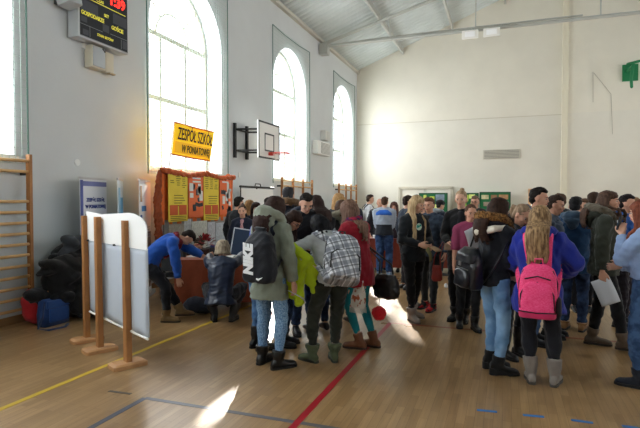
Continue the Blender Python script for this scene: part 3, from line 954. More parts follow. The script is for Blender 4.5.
obj('lower_band', bm, plain('#eab01a', .6, emit=.4), yb_)  # same backlit glow, put into the band as emission
xdir = (c4[1] - c4[0]).normalized()
ink = plain('#1b1a1c', .6)
mid = lambda u, v: (c4[0] * (1 - u) + c4[1] * u) * (1 - v) + (c4[3] * (1 - u) + c4[2] * u) * v + V((.035, 0, 0))
text('lettering', 'ZESPÓŁ SZKÓŁ', .3, ink, yb_, basis(xdir, (0, 0, 1), mid(.5, .34)), shear=.2, sx=.54, bold=.004)
text('lettering', 'W PONIATOWEJ', .19, ink, yb_, basis(xdir, (0, 0, 1), mid(.55, .78)), shear=.25, sx=.62, bold=.002)
for q0, q1 in (((174.5, 122), (168.5, 172)), ((213, 132), (208, 172))):
    obj('stick', TUBE([WX(*q0, ex + .08) - o_, WX(*q1, ex + .03) - o_], .009, 6), plain('#d8d2c2', .6), yb_)

# white projection screen
sxx = -5.5
A = WX(240, 187.5, sxx); B = WX(273.5, 190.5, sxx)
ps = empty('projection_screen', (sxx, (A.y + B.y) / 2, 0), 0, 'white projection screen with black top rail behind the crowd, right of the orange screen', 'screen')
w_ = B.y - A.y
obj('screen_sheet', BOX(0, 0, 1.3, .008, w_ - .06, 1.15), plain('#f0f1ee', .6), ps)
obj('top_rail', TUBE([(0, -w_ / 2, 1.92), (0, w_ / 2, 1.92)], .025, 8, False), BLACK, ps)
obj('carry_handle', TUBE([(0, -.15, 1.94), (0, -.12, 2.0), (0, .12, 2.0), (0, .15, 1.94)], .012, 6), BLACK, ps)
obj('mast', TUBE([(-.03, 0, .3), (-.03, 0, 1.95)], .018, 8, False), BLACK, ps)
for a in (0, 120, 240): obj('leg', TUBE([(-.03, 0, .35), (-.03 + .4 * math.cos(R(a)), .4 * math.sin(R(a)), .02)], .012, 6), BLACK, ps)
obj('edge_border', BOX(.0, -w_ / 2 + .03, 1.3, .012, .03, 1.2), BLACK, ps)

# ================================================================== coats and bags against the wall
def blob(bm, c, r, rz=0): ell(bm, V(c), r, Matrix.Rotation(rz, 3, 'Z'), 16)
def soft_thing(name, label, cat, base, parts, m, voxel=.018, fold=.012, fs=9, seed=1, group=None):
    bm = bmesh.new()
    for c, r in parts: ell(bm, V(c), r)
    o = fused(name, bm, m, None, voxel, 3, fold, fs, seed)
    o.location = base
    return tag(o, label, cat, group)
bench = empty('bench', (-5.68, 5.36, 0), 0, 'low wooden bench buried under the black coats by the wall', 'bench')
obj('seat', BOX(0, 0, .43, .3, .8, .04), WOOD, bench, bevel=.008)
for y in (-.35, .35): obj('leg', BOX(-.05, y * .8, .205, .16, .05, .41), WOOD, bench)
hb = bench.location
def coat_heap(name, label, m, centre, spread, n, seed):
    """one garment: a crumpled mass of overlapping cloth folds"""
    r = random.Random(seed); bm = bmesh.new()
    ell(bm, V(centre), (spread[0] * .8, spread[1] * .85, spread[2] * .8), None, 20)
    for k in range(n):
        c_ = V(centre) + V((r.uniform(-.5, .6) * spread[0], r.uniform(-.75, .75) * spread[1], r.uniform(-.7, .6) * spread[2]))
        rot = Matrix.Rotation(r.uniform(-.5, .5), 3, 'X') @ Matrix.Rotation(r.uniform(-.4, .4), 3, 'Y')
        ell(bm, c_, (r.uniform(.08, .14), r.uniform(.14, .26), r.uniform(.04, .1)), rot, 14)
    o = fused(name, bm, m, None, .014, 3, .007, 8, seed)
    o.location = hb
    return tag(o, label, 'coat', 'coats heaped by the wall')
coat_heap('black_coat', 'black coat spread over the front of the coat heap by the wall', cloth('#0e0f12', .85), (.1, -.05, .56), (.2, .46, .42), 16, 2)
coat_heap('black_coat', 'black coat bulging low at the left side of the coat heap', cloth('#121317', .85), (.08, -.1, .3), (.22, .46, .24), 12, 3)
coat_heap('black_coat', 'black coat bunched high beside the wooden posts', cloth('#0d0e11', .85), (.0, .22, .82), (.2, .3, .2), 12, 4)
coat_heap('grey_coat', 'dark grey coat lying on top of the coat heap', cloth('#34383e', .85), (.0, .26, 1.0), (.14, .26, .07), 8, 5)
pb = G(80, 321)
soft_thing('black_bag', 'big black bag slumped on the floor beside the wooden posts', 'bag', (pb.x - .1, pb.y + .15, 0), [((0, 0, .25), (.2, .2, .25)), ((0, .05, .45), (.15, .15, .16)), ((.0, .1, .1), (.22, .24, .1))], cloth('#121316', .7), seed=6)
pb = G(37, 318)
soft_thing('red_bag', 'red sports bag on the floor behind the blue shoulder bag', 'bag', (-5.76, 4.96, 0), [((0, 0, .2), (.15, .16, .2)), ((0, -.03, .28), (.13, .14, .2))], cloth('#b01f28', .7), seed=7)
pb = G(46, 325)
bb = empty('blue_shoulder_bag', (pb.x + .04, pb.y + .08, 0), 0, 'blue shoulder bag on the floor next to the wall bars', 'bag')
bm = bmesh.new(); loft(bm, [(V((0, 0, 0)), V((.09, 0, 0)), V((0, .2, 0))), (V((0, 0, .15)), V((.1, 0, 0)), V((0, .2, 0))), (V((0, 0, .32)), V((.07, 0, 0)), V((0, .19, 0))), (V((0, 0, .35)), V((.04, 0, 0)), V((0, .17, 0)))], 24, 5)
obj('body', bm, cloth('#1f3f78', .6), bb, smooth=True)
obj('front_pocket', BOX(.1, 0, .14, .03, .3, .18), cloth('#234a8c', .6), bb, bevel=.015)
obj('flap', BOX(.085, 0, .28, .03, .36, .1), cloth('#2a4f90', .6), bb, bevel=.015)
obj('strap', TUBE([(.05, -.18, .32), (.1, -.26, .15), (.12, -.34, .02), (.25, -.3, .012), (.3, -.1, .012), (.2, .05, .012)], .018, 8, flat=.3), cloth('#1b335e', .6), bb, smooth=True)
pb = G(57, 318)
cbx = empty('cardboard_box', (-5.78, pb.y + .3, 0), 0, 'brown cardboard box half hidden behind the blue shoulder bag', 'box')
obj('carton', BOX(0, 0, .18, .35, .4, .36), plain('#54443a', .8, bump=.1), cbx, bevel=.004)
obj('tape', BOX(.177, 0, .18, .003, .05, .34), plain('#9b8462', .5), cbx)
# round white dot on the wall
p = WX(77, 162.5, XL)
o = obj('cover_plate', TUBE([V((0, 0, 0)), V((.015, 0, 0))], .05, 16, False), plain('#eceeee', .5)); o.location = (XL, p.y, p.z)
tag(o, 'round white cover plate on the bare wall above the roll-up banners', 'cover plate')
p = WX(239, 175, XL)
o = obj('wall_socket', BOX(.01, 0, 0, .02, .07, .12), plain('#e2e2de', .5)); o.location = (XL, p.y, p.z)
tag(o, 'small white wall socket left of the basketball backboard', 'socket')

# ================================================================== tables
def table(name, c, rz, L_, D_, H_, m, label, cat='table', skirt=None):
    r_ = empty(name, c, rz, label, cat)
    obj('tabletop', BOX(0, 0, H_ - .015, L_, D_, .03), plain('#8a6a4a', .5), r_)
    for sx in (-1, 1):
        for sy in (-1, 1): obj('leg', BOX(sx * (L_ / 2 - .05), sy * (D_ / 2 - .05), (H_ - .03) / 2, .04, .04, H_ - .03), DARKGREY, r_)
    bm = bmesh.new(); rows = []
    n_ = 96; per = 2 * (L_ + D_)
    def perim(t, e):
        d = t * per; l, w = L_ + 2 * e, D_ + 2 * e
        for (ax, ay, bx_, by_, ln) in ((-1, -1, 1, -1, L_), (1, -1, 1, 1, D_), (1, 1, -1, 1, L_), (-1, 1, -1, -1, D_)):
            if d <= ln: u = d / ln; return V(((ax + (bx_ - ax) * u) * l / 2, (ay + (by_ - ay) * u) * w / 2, 0))
            d -= ln
        return V((-l / 2, -w / 2, 0))
    bot = skirt if skirt is not None else .12
    for j in range(7):
        row = []
        for i in range(n_):
            t = i / n_
            q = perim(t, .012 + .035 * (j / 6) * (.5 + .5 * math.sin(i * .9)))
            row.append(bm.verts.new((q.x, q.y, H_ + .006 - (H_ - bot) * j / 6)))
        rows.append(row)
    for a, b_ in zip(rows[:-1], rows[1:]):
        for i in range(n_): bm.faces.new((a[i], a[(i + 1) % n_], b_[(i + 1) % n_], b_[i]))
    bm.faces.new(rows[0])
    bmesh.ops.recalc_face_normals(bm, faces=bm.faces[:])
    t = obj('tablecloth', bm, m, None, smooth=False)
    t.location = c; t.rotation_euler = (0, 0, rz)
    k = t.modifiers.new('t', 'SOLIDIFY'); k.thickness = .004; k.offset = 1
    return r_, t
RUST = cloth('#8c4429', .8)
tc = PD(225, 300, 7.8); tc.z = 0
t1, c1 = table('exhibit_table', tc, YAW + R(8), 1.35, .7, .75, RUST, 'exhibition table under a rust cloth in front of the orange screen')
tag(c1, 'rust brown tablecloth on the table behind the squatting woman', 'tablecloth')
tb = PD(408, 260, 11.6); tb.z = 0
t2, c2 = table('exhibit_table', tb, YAW + R(-4), 2.3, .7, .76, cloth('#7c3424', .8), 'long rear exhibition table behind the boy in the striped jacket')
tag(c2, 'red brown tablecloth on the long rear table', 'tablecloth')

# objects on the near table
def on_table(px, py, z): q = PD(px, py, z); q.z = .76; return q
rs = random.Random(5)
q = on_table(205, 262, 7.85)
fl = empty('poinsettia', q, 0, 'dark red leafy plant standing on the rust tablecloth', 'plant')
bm = bmesh.new(); loft(bm, [(V((0, 0, 0)), V((.06, 0, 0)), V((0, .06, 0))), (V((0, 0, .11)), V((.08, 0, 0)), V((0, .08, 0)))], 14)
obj('pot', bm, plain('#3a2420', .6), fl)
bm = bmesh.new(); bm2 = bmesh.new()
for k in range(60):
    a, e = rs.uniform(0, 2 * PI), rs.uniform(.1, 1.4)
    d = V((math.cos(a) * math.cos(e), math.sin(a) * math.cos(e), math.sin(e)))
    c = V((0, 0, .16)) + d * rs.uniform(.05, .14)
    tgt = bm if k % 3 else bm2
    s = d.cross(V((0, 0, 1))).normalized() * .025
    vs = [tgt.verts.new(v) for v in (c, c + d * .05 + s, c + d * .1 - V((0, 0, .02)), c + d * .05 - s)]
    tgt.faces.new(vs)
obj('red_leaves', bm, plain('#8e1c22', .6), fl); obj('green_leaves', bm2, plain('#1f3a22', .6), fl)
q = on_table(218, 262, 7.9)
dl = empty('dark_box', q, .4, 'small dark box with a blue and red lid on the rust tablecloth', 'box')
obj('carton', BOX(0, 0, .07, .2, .16, .14), plain('#26262e', .6), dl, bevel=.008)
obj('lid', BOX(0, 0, .15, .21, .17, .03), plain('#3b3f7c', .6), dl, bevel=.006)
for i, (px, zz, a) in enumerate(((196, 7.8, .3), (233, 7.75, -.4), (240, 8.0, .8))):
    q = on_table(px, 262, zz)
    q.z = .762
    o = obj('leaflet', BOX(0, 0, .004, .21, .3, .008), plain('#dfe2e4', .7)); o.location = q; o.rotation_euler = (0, 0, a)
    tag(o, ('white leaflet on the table near the bending boy', 'white leaflet on the table right of the squatting woman', 'white leaflet on the table edge near the dark blue board')[i], 'paper', 'leaflets on the near table')
# dark blue board with a pale edge between the suited man and the black gym bag
q = PD(244, 247, 7.9)
b0 = empty('blue_board', V((q.x, q.y, .76)), YAW + R(12), 'dark blue board with silver edge propped on the table by the black gym bag', 'board')
Mr = Matrix.Rotation(R(-18), 3, 'X') @ Matrix.Rotation(R(10), 3, 'Y')
obj('panel', BOX(0, 0, .2, .36, .012, .42, Mr), plain('#22344f', .5), b0)
bm = bmesh.new()
box(bm, 0, 0, 0, .38, .016, .02); box(bm, 0, 0, 0, .38, .016, .02)
vv = bm.verts[:]
bm.free(); bm = bmesh.new()
g_ = box(bm, 0, 0, .21, .37, .02, .018); bmesh.ops.transform(bm, matrix=Mr.to_4x4(), verts=g_)
g_ = box(bm, -.18, 0, 0, .018, .02, .42); bmesh.ops.transform(bm, matrix=Mr.to_4x4(), verts=g_)
for v in bm.verts: v.co.z += .2
obj('silver_edge', bm, plain('#c5ccd4', .4, .4), b0)
# items on the rear table
for i, (px, zz, col, lab) in enumerate(((378, 11.5, '#e8e8e4', 'white leaflet pile on the rear table beside the striped jacket boy'), (441, 11.4, '#d8d4c0', 'cream leaflet pile on the right end of the rear table'))):
    q = PD(px, 240, zz); q.z = .766
    o = obj('leaflet_stack', BOX(0, 0, .03, .22, .3, .06), plain(col, .7), bevel=.004); o.location = q; o.rotation_euler = (0, 0, .3 + i)
    tag(o, lab, 'paper')

# chairs by the near table
def chair(c, rz, label):
    r_ = empty('stacking_chair', c, rz, label, 'chair', 'grey chairs by the near table')
    m = cloth('#33363a', .8); s = plain('#1c1d1f', .4, .5)
    bm = bmesh.new(); loft(bm, [(V((0, 0, .44)), V((.22, 0, 0)), V((0, .2, 0))), (V((0, 0, .475)), V((.23, 0, 0)), V((0, .21, 0))), (V((0, 0, .5)), V((.2, 0, 0)), V((0, .18, 0)))], 24, 5)
    obj('seat', bm, m, r_, smooth=True)
    bm = bmesh.new(); Mx = Matrix.Rotation(R(-10), 3, 'X')
    box(bm, 0, -.23, .7, .42, .03, .34, Mx)
    obj('backrest', bm, m, r_, bevel=.012)
    for x in (-.2, .2):
        obj('leg', TUBE([(x, .18, 0), (x, .17, .45)], .012, 8, False), s, r_)
        obj('leg', TUBE([(x, -.22, 0), (x, -.19, .45)], .012, 8, False), s, r_)
        obj('back_frame', TUBE([(x, -.19, .45), (x, -.22, .6), (x, -.26, .85)], .012, 8, False), s, r_)
    obj('seat_frame', TUBE([(-.2, .18, .44), (.2, .18, .44), (.2, -.19, .44), (-.2, -.19, .44), (-.2, .18, .44)], .011, 6, False), s, r_)
q = PD(153, 300, 7.9); q.z = 0
chair(q, YAW - R(75), 'dark grey chair behind the bending boy')
q = PD(183, 300, 8.0); q.z = 0
chair(q, YAW - R(20), 'dark grey chair on the far side of the bending boy, at the table end')
q = PD(197, 300, 7.3); q.z = 0
soft_thing('dark_duffel_bag', 'dark duffel bag on the floor under the table cloth edge', 'bag', q, [((0, 0, .12), (.22, .14, .12)), ((.1, 0, .1), (.16, .13, .1))], cloth('#1c2230', .7), seed=9)
# ================================================================== people
SKIN = {'a': '#c9967c', 'b': '#d3a48a', 'c': '#b98468'}
def skinmat(k):
    m = plain(SKIN[k], .55, 0, .35, .06, 40, .04, 20)
    m.node_tree.nodes['Principled BSDF'].inputs['Subsurface Weight'].default_value = .0
    return m

def lerp(a, b, t): return a + (b - a) * t
def ik(a, c, l1, l2, pole):
    a, c, pole = V(a), V(c), V(pole)
    d = c - a; L_ = d.length
    mx = (l1 + l2) * .998
    if L_ > mx: c = a + d * (mx / L_); d = c - a; L_ = mx
    n = d.normalized()
    x = (L_ * L_ + l1 * l1 - l2 * l2) / (2 * L_)
    h = math.sqrt(max(0, l1 * l1 - x * x))
    p = pole - n * pole.dot(n)
    if p.length < 1e-5: p = n.orthogonal()
    p.normalize()
    return a + n * x + p * h, c

def rot_zxy(yaw, pitch, roll):
    """local frame: x right, y forward, z up; yaw + = to the right, pitch + = down/forward, roll + = to the right"""
    return Matrix.Rotation(-yaw, 3, 'Z') @ Matrix.Rotation(-pitch, 3, 'X') @ Matrix.Rotation(roll, 3, 'Y')

class Fig: pass

def skeleton(sp):
    f = Fig(); H = sp.get('H', 1.7); s = H / 1.7; f.s = s
    lean, side, tw = R(sp.get('lean', 3)), R(sp.get('side', 0)), R(sp.get('twist', 0))
    hx, hy, hz = sp.get('hip', (0, 0, .93))
    f.hip = V((hx, hy, hz)) * s
    f.up = []
    def frame(k): return rot_zxy(tw * k, lean * k, side * k)
    f.Fp, f.Fw, f.Fc, f.Fn = frame(.45), frame(.75), frame(1), frame(1.05)
    f.waist = f.hip + f.Fp @ V((0, 0, .13)) * s
    f.chest = f.waist + f.Fw @ V((0, 0, .19)) * s
    f.neck = f.chest + f.Fc @ V((0, -.01, .18)) * s
    hyw, hp, hr = R(sp.get('hyaw', 0)), R(sp.get('hp', 5)), R(sp.get('hroll', 0))
    f.Fh = rot_zxy(hyw + tw, hp, hr)
    nd = (f.Fn @ V((0, .02, .1)) + f.Fh @ V((0, .012, .055))) * s
    f.head = f.neck + nd
    sw = sp.get('sw', .158 if sp.get('sex', 'f') == 'f' else .182)
    f.sh = {}; f.el = {}; f.wr = {}; f.hd = {}
    for sd_, sg in (('L', -1), ('R', 1)):
        f.sh[sd_] = f.neck + f.Fc @ V((sg * sw, 0, -.062)) * s
        t = sp.get('arm' + sd_, 'hang')
        dx = {'hang': (sg * .25, .03, .87), 'pocket': (sg * .2, .13, .95), 'hold': (sg * .08, .33, 1.08), 'phone': (sg * .06, .3, 1.22), 'cross': (-sg * .1, .24, 1.15), 'strap': (sg * .13, .17, 1.3), 'front': (sg * .03, .2, .95)}
        if isinstance(t, str):
            t = V(dx[t])
            if sp.get('lean', 3) > 15: t = V((t.x, t.y + math.sin(lean) * .4, t.z - .1)) + V((hx, hy, hz - .93))
        t = V(t) * s
        pole = f.Fc @ V((sg * .8, -.9, -.5))
        if 'pole' + sd_ in sp: pole = V(sp['pole' + sd_])
        f.el[sd_], f.wr[sd_] = ik(f.sh[sd_], t, .275 * s, .245 * s, pole)
        f.hd[sd_] = (f.wr[sd_] - f.el[sd_]).normalized()
    f.hj = {}; f.kn = {}; f.an = {}; f.fy = {}
    st = sp.get('feet', ((-.1, 0, 0), (.1, 0, 0)))
    for sd_, sg, ft in (('L', -1, st[0]), ('R', 1, st[1])):
        f.hj[sd_] = f.hip + f.Fp @ V((sg * .09, 0, -.03)) * s
        lift = ft[3] if len(ft) > 3 else 0
        an = V((ft[0], ft[1], .085 + lift)) * s
        a = R(ft[2]); fd = V((math.sin(a), math.cos(a), 0))
        f.kn[sd_], f.an[sd_] = ik(f.hj[sd_], an, .415 * s, .405 * s, fd + V((sg * .1, 0, 0)))
        f.fy[sd_] = a
    return f

def add_hand(bm, f, sd_, sg, curl=30, n_dir=None):
    s = f.s * .95
    d = f.hd[sd_]; w = f.wr[sd_]
    inward = f.Fc @ V((-sg, .15, 0))
    n = inward - d * inward.dot(d)
    if n_dir is not None: n = V(n_dir) - d * V(n_dir).dot(d)
    if n.length < .1: n = f.Fc @ V((0, 0, -1)); n = n - d * n.dot(d)
    n.normalize()
    lat = d.cross(n).normalized()
    if lat.dot(f.Fc @ V((0, 1, .3))) < 0: lat = -lat       # thumb side points forwards/up
    P_ = lambda a, b, c: w + (d * a + lat * b + n * c) * s
    loft(bm, [(P_(-.02, 0, 0), lat * .026 * s, n * .02 * s), (P_(.02, 0, 0), lat * .033 * s, n * .018 * s), (P_(.06, 0, .002), lat * .041 * s, n * .015 * s), (P_(.095, 0, .004), lat * .039 * s, n * .012 * s)], 12)
    c0 = R(curl)
    for b, ln, r_ in ((.031, .068, .0088), (.0105, .077, .0092), (-.0105, .072, .009), (-.031, .056, .008)):
        p = P_(.085, b, .004); pts = [p]; a = c0 * .5
        for k in range(3):
            p = p + (d * math.cos(a) + n * math.sin(a) + lat * b * 2.2) * ln * s * (.42, .33, .25)[k]
            pts.append(p); a += c0 * .7
        tube(bm, pts, [r_ * s, r_ * s, r_ * s * .92, r_ * s * .8], 8)
    p = P_(.02, .028, .004)
    tube(bm, [p, P_(.05, .052, .014), P_(.078, .06, .024), P_(.1, .058, .034)], [.014 * s, .0115 * s, .0105 * s, .009 * s], 8)

def torso_rings(f, rows, kx=1.0):
    """rows: (t, rx, ry, yoff); t = -x below hip, 0 hip, 1 waist, 2 chest, 3 neck"""
    out = []
    for t, rx, ry, yo in rows:
        if t < 0:
            dn = (f.Fp @ V((0, 0, 1)) * .35 + V((0, 0, .65))).normalized()
            c = f.hip + dn * t * f.s; F = f.Fp
        elif t <= 1: c = f.hip.lerp(f.waist, t); F = f.Fp
        elif t <= 2: c = f.waist.lerp(f.chest, t - 1); F = f.Fw
        else: c = f.chest.lerp(f.neck, t - 2); F = f.Fc
        if t > 3: c = f.neck + (f.head - f.neck) * (t - 3); F = f.Fn
        c = c + F @ V((0, yo, 0)) * f.s
        out.append((c, F @ V((rx * f.s * kx, 0, 0)), F @ V((0, ry * f.s, 0))))
    return out

def spine_at(f, z):
    pts = [f.hip - V((0, 0, .6)), f.hip, f.waist, f.chest, f.neck, f.head]
    for a, b in zip(pts[:-1], pts[1:]):
        if a.z <= z <= b.z: return a.lerp(b, (z - a.z) / max(1e-6, b.z - a.z))
    return pts[-1] if z > pts[-1].z else pts[0]

def build_hair(f, sp, root, far):
    hs_ = .95
    h = sp.get('hair', ('short', '#2a211c'))
    kind, col = h[0], h[1]
    L_ = h[2] if len(h) > 2 else .4
    s0 = f.s; s = f.s * .95; F = f.Fh; C_ = f.head
    P_ = lambda x, y, z: C_ + F @ V((x, y, z)) * s
    bm = bmesh.new()
    m = hairmat(col, h[3] if len(h) > 3 else None)
    vox = .009 if not far else .014
    E = lambda c, r, rx=0: ell(bm, P_(*c), tuple(q * s for q in r), F @ Matrix.Rotation(rx, 3, 'X'), 16)
    rs = random.Random(int(abs(C_.x * 1000) + abs(root.location.x * 777)) + 3)
    if kind == 'short':
        E((0, -.027, .044), (.082, .092, .081)); E((0, .038, .09), (.058, .046, .028), -.2); E((0, -.055, -.015), (.072, .055, .065))
        for k in range(26):
            a = rs.uniform(0, 2 * PI); r_ = rs.uniform(.0, .07)
            x, y = math.cos(a) * r_, -.01 + math.sin(a) * r_ * 1.1
            z = .125 - (x * x + (y + .01) ** 2) * 5.5
            tube(bm, [P_(x, y, z - .02), P_(x * 1.05, y + .012, z + .004), P_(x * 1.1 + .008, y + .03, z - .001)], [.014 * s, .011 * s, .005 * s], 6)
        fold = .003
    elif kind == 'buzz':
        E((0, -.018, .04), (.08, .092, .082)); E((0, -.05, -.02), (.07, .052, .055)); fold = .001
    elif kind == 'balding':
        E((0, -.045, .0), (.082, .066, .055)); fold = .002
    else:
        tight = kind in ('bun', 'ponytail')
        E((0, -.02, .042), (.082, .095, .084)); E((0, -.05, -.01), (.076, .06, .075))
        if not tight: E((0, .01, .06), (.082, .085, .062))
        if kind == 'bun': ell(bm, P_(0, -.07, .12), (.036 * s,) * 3, None, 12)
        if kind == 'ponytail':
            b0_ = P_(0, -.115, .03); e = b0_ + V((0, 0, -L_ * s)) + F @ V((0, -.03, 0))
            tube(bm, [b0_, P_(0, -.15, .02), (b0_ + e) / 2 + F @ V((0, -.06, 0)), e], [.022 * s, .03 * s, .03 * s, .01 * s], 10)
        if kind in ('long', 'bob'):
            n = 34 if not far else 22
            fr = h[4] if len(h) > 4 else 62       # how far forwards the locks start
            thick = sp.get('top', {}).get('puff', .02) if isinstance(sp.get('top'), dict) else .02
            for k in range(n):
                a = R(fr + (360 - 2 * fr) * (k + rs.uniform(-.3, .3)) / (n - 1))
                sx_, cy_ = math.sin(a), math.cos(a)
                pts = [P_(sx_ * .015, -.005 + cy_ * .02, .122), P_(sx_ * .06, -.01 + cy_ * .07, .1), P_(sx_ * .09, -.01 + cy_ * .102, .025), P_(sx_ * .094, -.015 + cy_ * .1, -.05)]
                last = pts[-1]; ln = L_ * s0 * rs.uniform(.86, 1.06) - .02
                ns = 6
                ph = rs.uniform(0, 6)
                dirh = F @ V((sx_, cy_, 0)); dirh.z = 0
                for q in range(1, ns + 1):
                    p = last + V((0, 0, -ln * q / ns)) + dirh * (.012 * q / ns) + V((math.sin(ph + q * 1.3), math.cos(ph + q * 1.1), 0)) * .007
                    S_ = spine_at(f, p.z)
                    below = f.neck.z + .02 - p.z
                    if below > -.14 * s:
                        k_ = min(1, max(0, below + .06) / .12)
                        if sp['top'].get('hood'): k_ = min(1, (below + .14) / .1)
                        hd_ = (.075 if sp['top'].get('hood') else 0) * max(0, min(1, 1 - (below - .1) / .25))
                        ry = (.1 + thick + .03 + (hd_ if cy_ < 0 else 0)) * s * k_; rx = (.13 + thick) * s * k_
                        d = f.Fc.transposed() @ (p - S_)
                        e_ = math.sqrt((d.x / max(rx, .01)) ** 2 + (d.y / max(ry, .01)) ** 2)
                        if e_ < 1 and e_ > 1e-4: p = S_ + f.Fc @ V((d.x, (math.copysign(ry * math.sqrt(max(0, 1 - min(.96, (d.x / rx) ** 2))), d.y)), d.z))
                    pts.append(p)
                rr = [.012, .018, .019, .018] + [.017 - .0095 * (q / ns) ** 2 for q in range(1, ns + 1)]
                tube(bm, pts, [r_ * s * 1.05 for r_ in rr], 7)
        fold = .002
    o = fused('hair', bm, m, root, vox, 1, fold, 40, int(C_.x * 100) & 31)
    return o

def build_person(sp):
    pos = sp['pos']; face = sp['face']
    rz = YAW - R(face) - math.atan2(V(pos).dot(RGT), V(pos).dot(FWD))
    root = empty('person', pos, rz, sp['label'], 'person', sp.get('group'))
    for q in ('armL', 'armR'):
        if q + 'w' in sp:
            sp[q] = ((Matrix.Translation(pos) @ Matrix.Rotation(rz, 4, 'Z')).inverted() @ sp[q + 'w']) / (sp.get('H', 1.7) / 1.7)
    f = skeleton(sp); s = f.s; far = sp.get('far', False)
    root['fig'] = 0; del root['fig']
    skm = skinmat(sp.get('skin', 'b'))
    male = sp.get('sex', 'f') == 'm'
    seed = (sum(ord(c) for c in sp['label'])) % 97
    sc = sp.get('slim', 1.0)
    # --- body: one continuous surface
    bm = bmesh.new()
    loft(bm, torso_rings(f, [(-.08, .1, .075, 0), (0, .145, .1, 0), (.6, .12, .09, 0), (1.0, .115, .08, 0), (1.6, .13, .09, 0), (2.2, .14, .095, 0), (2.7, .13, .08, -.005), (3.0, .07, .06, -.005)]), 18)
    tube(bm, [f.neck + f.Fc @ V((0, -.01, -.05)) * s, f.neck.lerp(f.head, .5), f.head + f.Fh @ V((0, -.025, -.03)) * s], [.056 * s, .05 * s, .052 * s], 12)
    tube(bm, [f.sh['L'], f.neck + f.Fc @ V((0, 0, -.05)) * s, f.sh['R']], [.05 * s, .055 * s, .05 * s], 10)
    for sd_, sg in (('L', -1), ('R', 1)):
        tube(bm, [f.sh[sd_], f.sh[sd_].lerp(f.el[sd_], .5), f.el[sd_]], [.048 * s, .042 * s, .035 * s], 10)
        tube(bm, [f.el[sd_], f.el[sd_].lerp(f.wr[sd_], .35), f.wr[sd_]], [.036 * s, .036 * s, .025 * s], 10)
        add_hand(bm, f, sd_, sg, sp.get('curl' + sd_, 35))
        tube(bm, [f.hj[sd_], f.hj[sd_].lerp(f.kn[sd_], .5), f.kn[sd_]], [.075 * s, .068 * s, .048 * s], 10)
        tube(bm, [f.kn[sd_], f.kn[sd_].lerp(f.an[sd_], .35), f.an[sd_]], [.048 * s, .047 * s, .032 * s], 10)
        fd = V((math.sin(f.fy[sd_]), math.cos(f.fy[sd_]), 0))
        tube(bm, [f.an[sd_] - fd * .02 * s + V((0, 0, -.03)) * s, f.an[sd_] + fd * .12 * s + V((0, 0, -.045)) * s], [.03 * s, .026 * s], 8)
    F = f.Fh; s_b = s; s = s * .95; P_ = lambda x, y, z: f.head + F @ V((x, y, z)) * f.s * .95
    E = lambda c, r, rx=0: ell(bm, P_(*c), tuple(q * f.s * .95 for q in r), F @ Matrix.Rotation(rx, 3, 'X'), 18)
    E((0, -.012, .032), (.076, .094, .084)); E((0, .02, -.012), (.064, .07, .082)); E((0, .036, -.07), (.042, .045, .038)); E((0, .052, -.092), (.022, .024, .02))
    E((0, .07, .028), (.05, .022, .014))
    for sg in (-1, 1):
        E((sg * .078, -.008, -.012), (.009, .02, .031)); E((sg * .038, .062, -.022), (.022, .022, .02))
    tube(bm, [P_(0, .085, .018), P_(0, .094, -.004), P_(0, .103, -.024), P_(0, .092, -.033)], [.007 * s, .008 * s, .0105 * s, .008 * s], 8)
    E((0, .083, -.056), (.022, .012, .012))
    fused('body', bm, skm, root, .0085 if not far else .013, 1 if not far else 1, 0, 1, seed)
    # --- face parts
    if not sp.get('noface'):
        for sg in (-1, 1):
            bm = bmesh.new(); ell(bm, P_(sg * .031, .0775, .002), (.014 * s, .011 * s, .0085 * s), F, 12)
            me_o = obj('eye', bm, [plain('#a89a90', .4), plain('#22160f', .35)], root, smooth=True)
            c_ = P_(sg * .031, .089, .001)
            for pl in me_o.data.polygons:
                if (pl.center - c_).length < .0105 * s: pl.material_index = 1
            bm = bmesh.new(); tube(bm, [P_(sg * .016, .089, .019), P_(sg * .032, .088, .024), P_(sg * .048, .078, .019)], [.0035 * s, .0045 * s, .003 * s], 6)
            hc = sp.get('hair', ('short', '#2a211c'))[1]
            obj('eyebrow', bm, hairmat(hc), root, smooth=True)
        bm = bmesh.new()
        tube(bm, [P_(-.022, .084, -.055), P_(0, .0945, -.054), P_(.022, .084, -.055)], [.004 * s, .0065 * s, .004 * s], 8)
        obj('lips', bm, plain('#a6544c', .45), root, smooth=True)
        if sp.get('glasses'):
            bm = bmesh.new()
            for sg in (-1, 1):
                tube(bm, [P_(sg * .033 + .024 * math.cos(t), .098, .001 + .018 * math.sin(t)) for t in [2 * PI * k / 12 for k in range(13)]], .0028 * s, 5, False)
                tube(bm, [P_(sg * .056, .098, .006), P_(sg * .082, 0, .004)], .0026 * s, 5)
            tube(bm, [P_(-.01, .1, .004), P_(.01, .1, .004)], .0028 * s, 5)
            obj('glasses', bm, BLACK, root)
    s = s_b
    # --- trousers
    bt = sp.get('bottom', dict(kind='slim', m=cloth('#1b1c22')))
    k = {'tights': .002, 'slim': .016, 'jeans': .022, 'loose': .03}[bt['kind']]
    bm = bmesh.new()
    loft(bm, torso_rings(f, [(-.07, .1 + k, .08 + k, 0), (-.02, .15 + k * .6, .108 + k * .6, -.005), (.3, .142 + k * .6, .1 + k * .6, 0), (.75, .125 + k * .6, .092 + k * .6, 0)], sc), 20)
    sh = sp.get('shoes', dict(kind='shoe', m=leather('#17171a')))
    tuck = sh['kind'] in ('boot', 'tall') or sh.get('tuck')
    ka = min(k, .008) if tuck else k
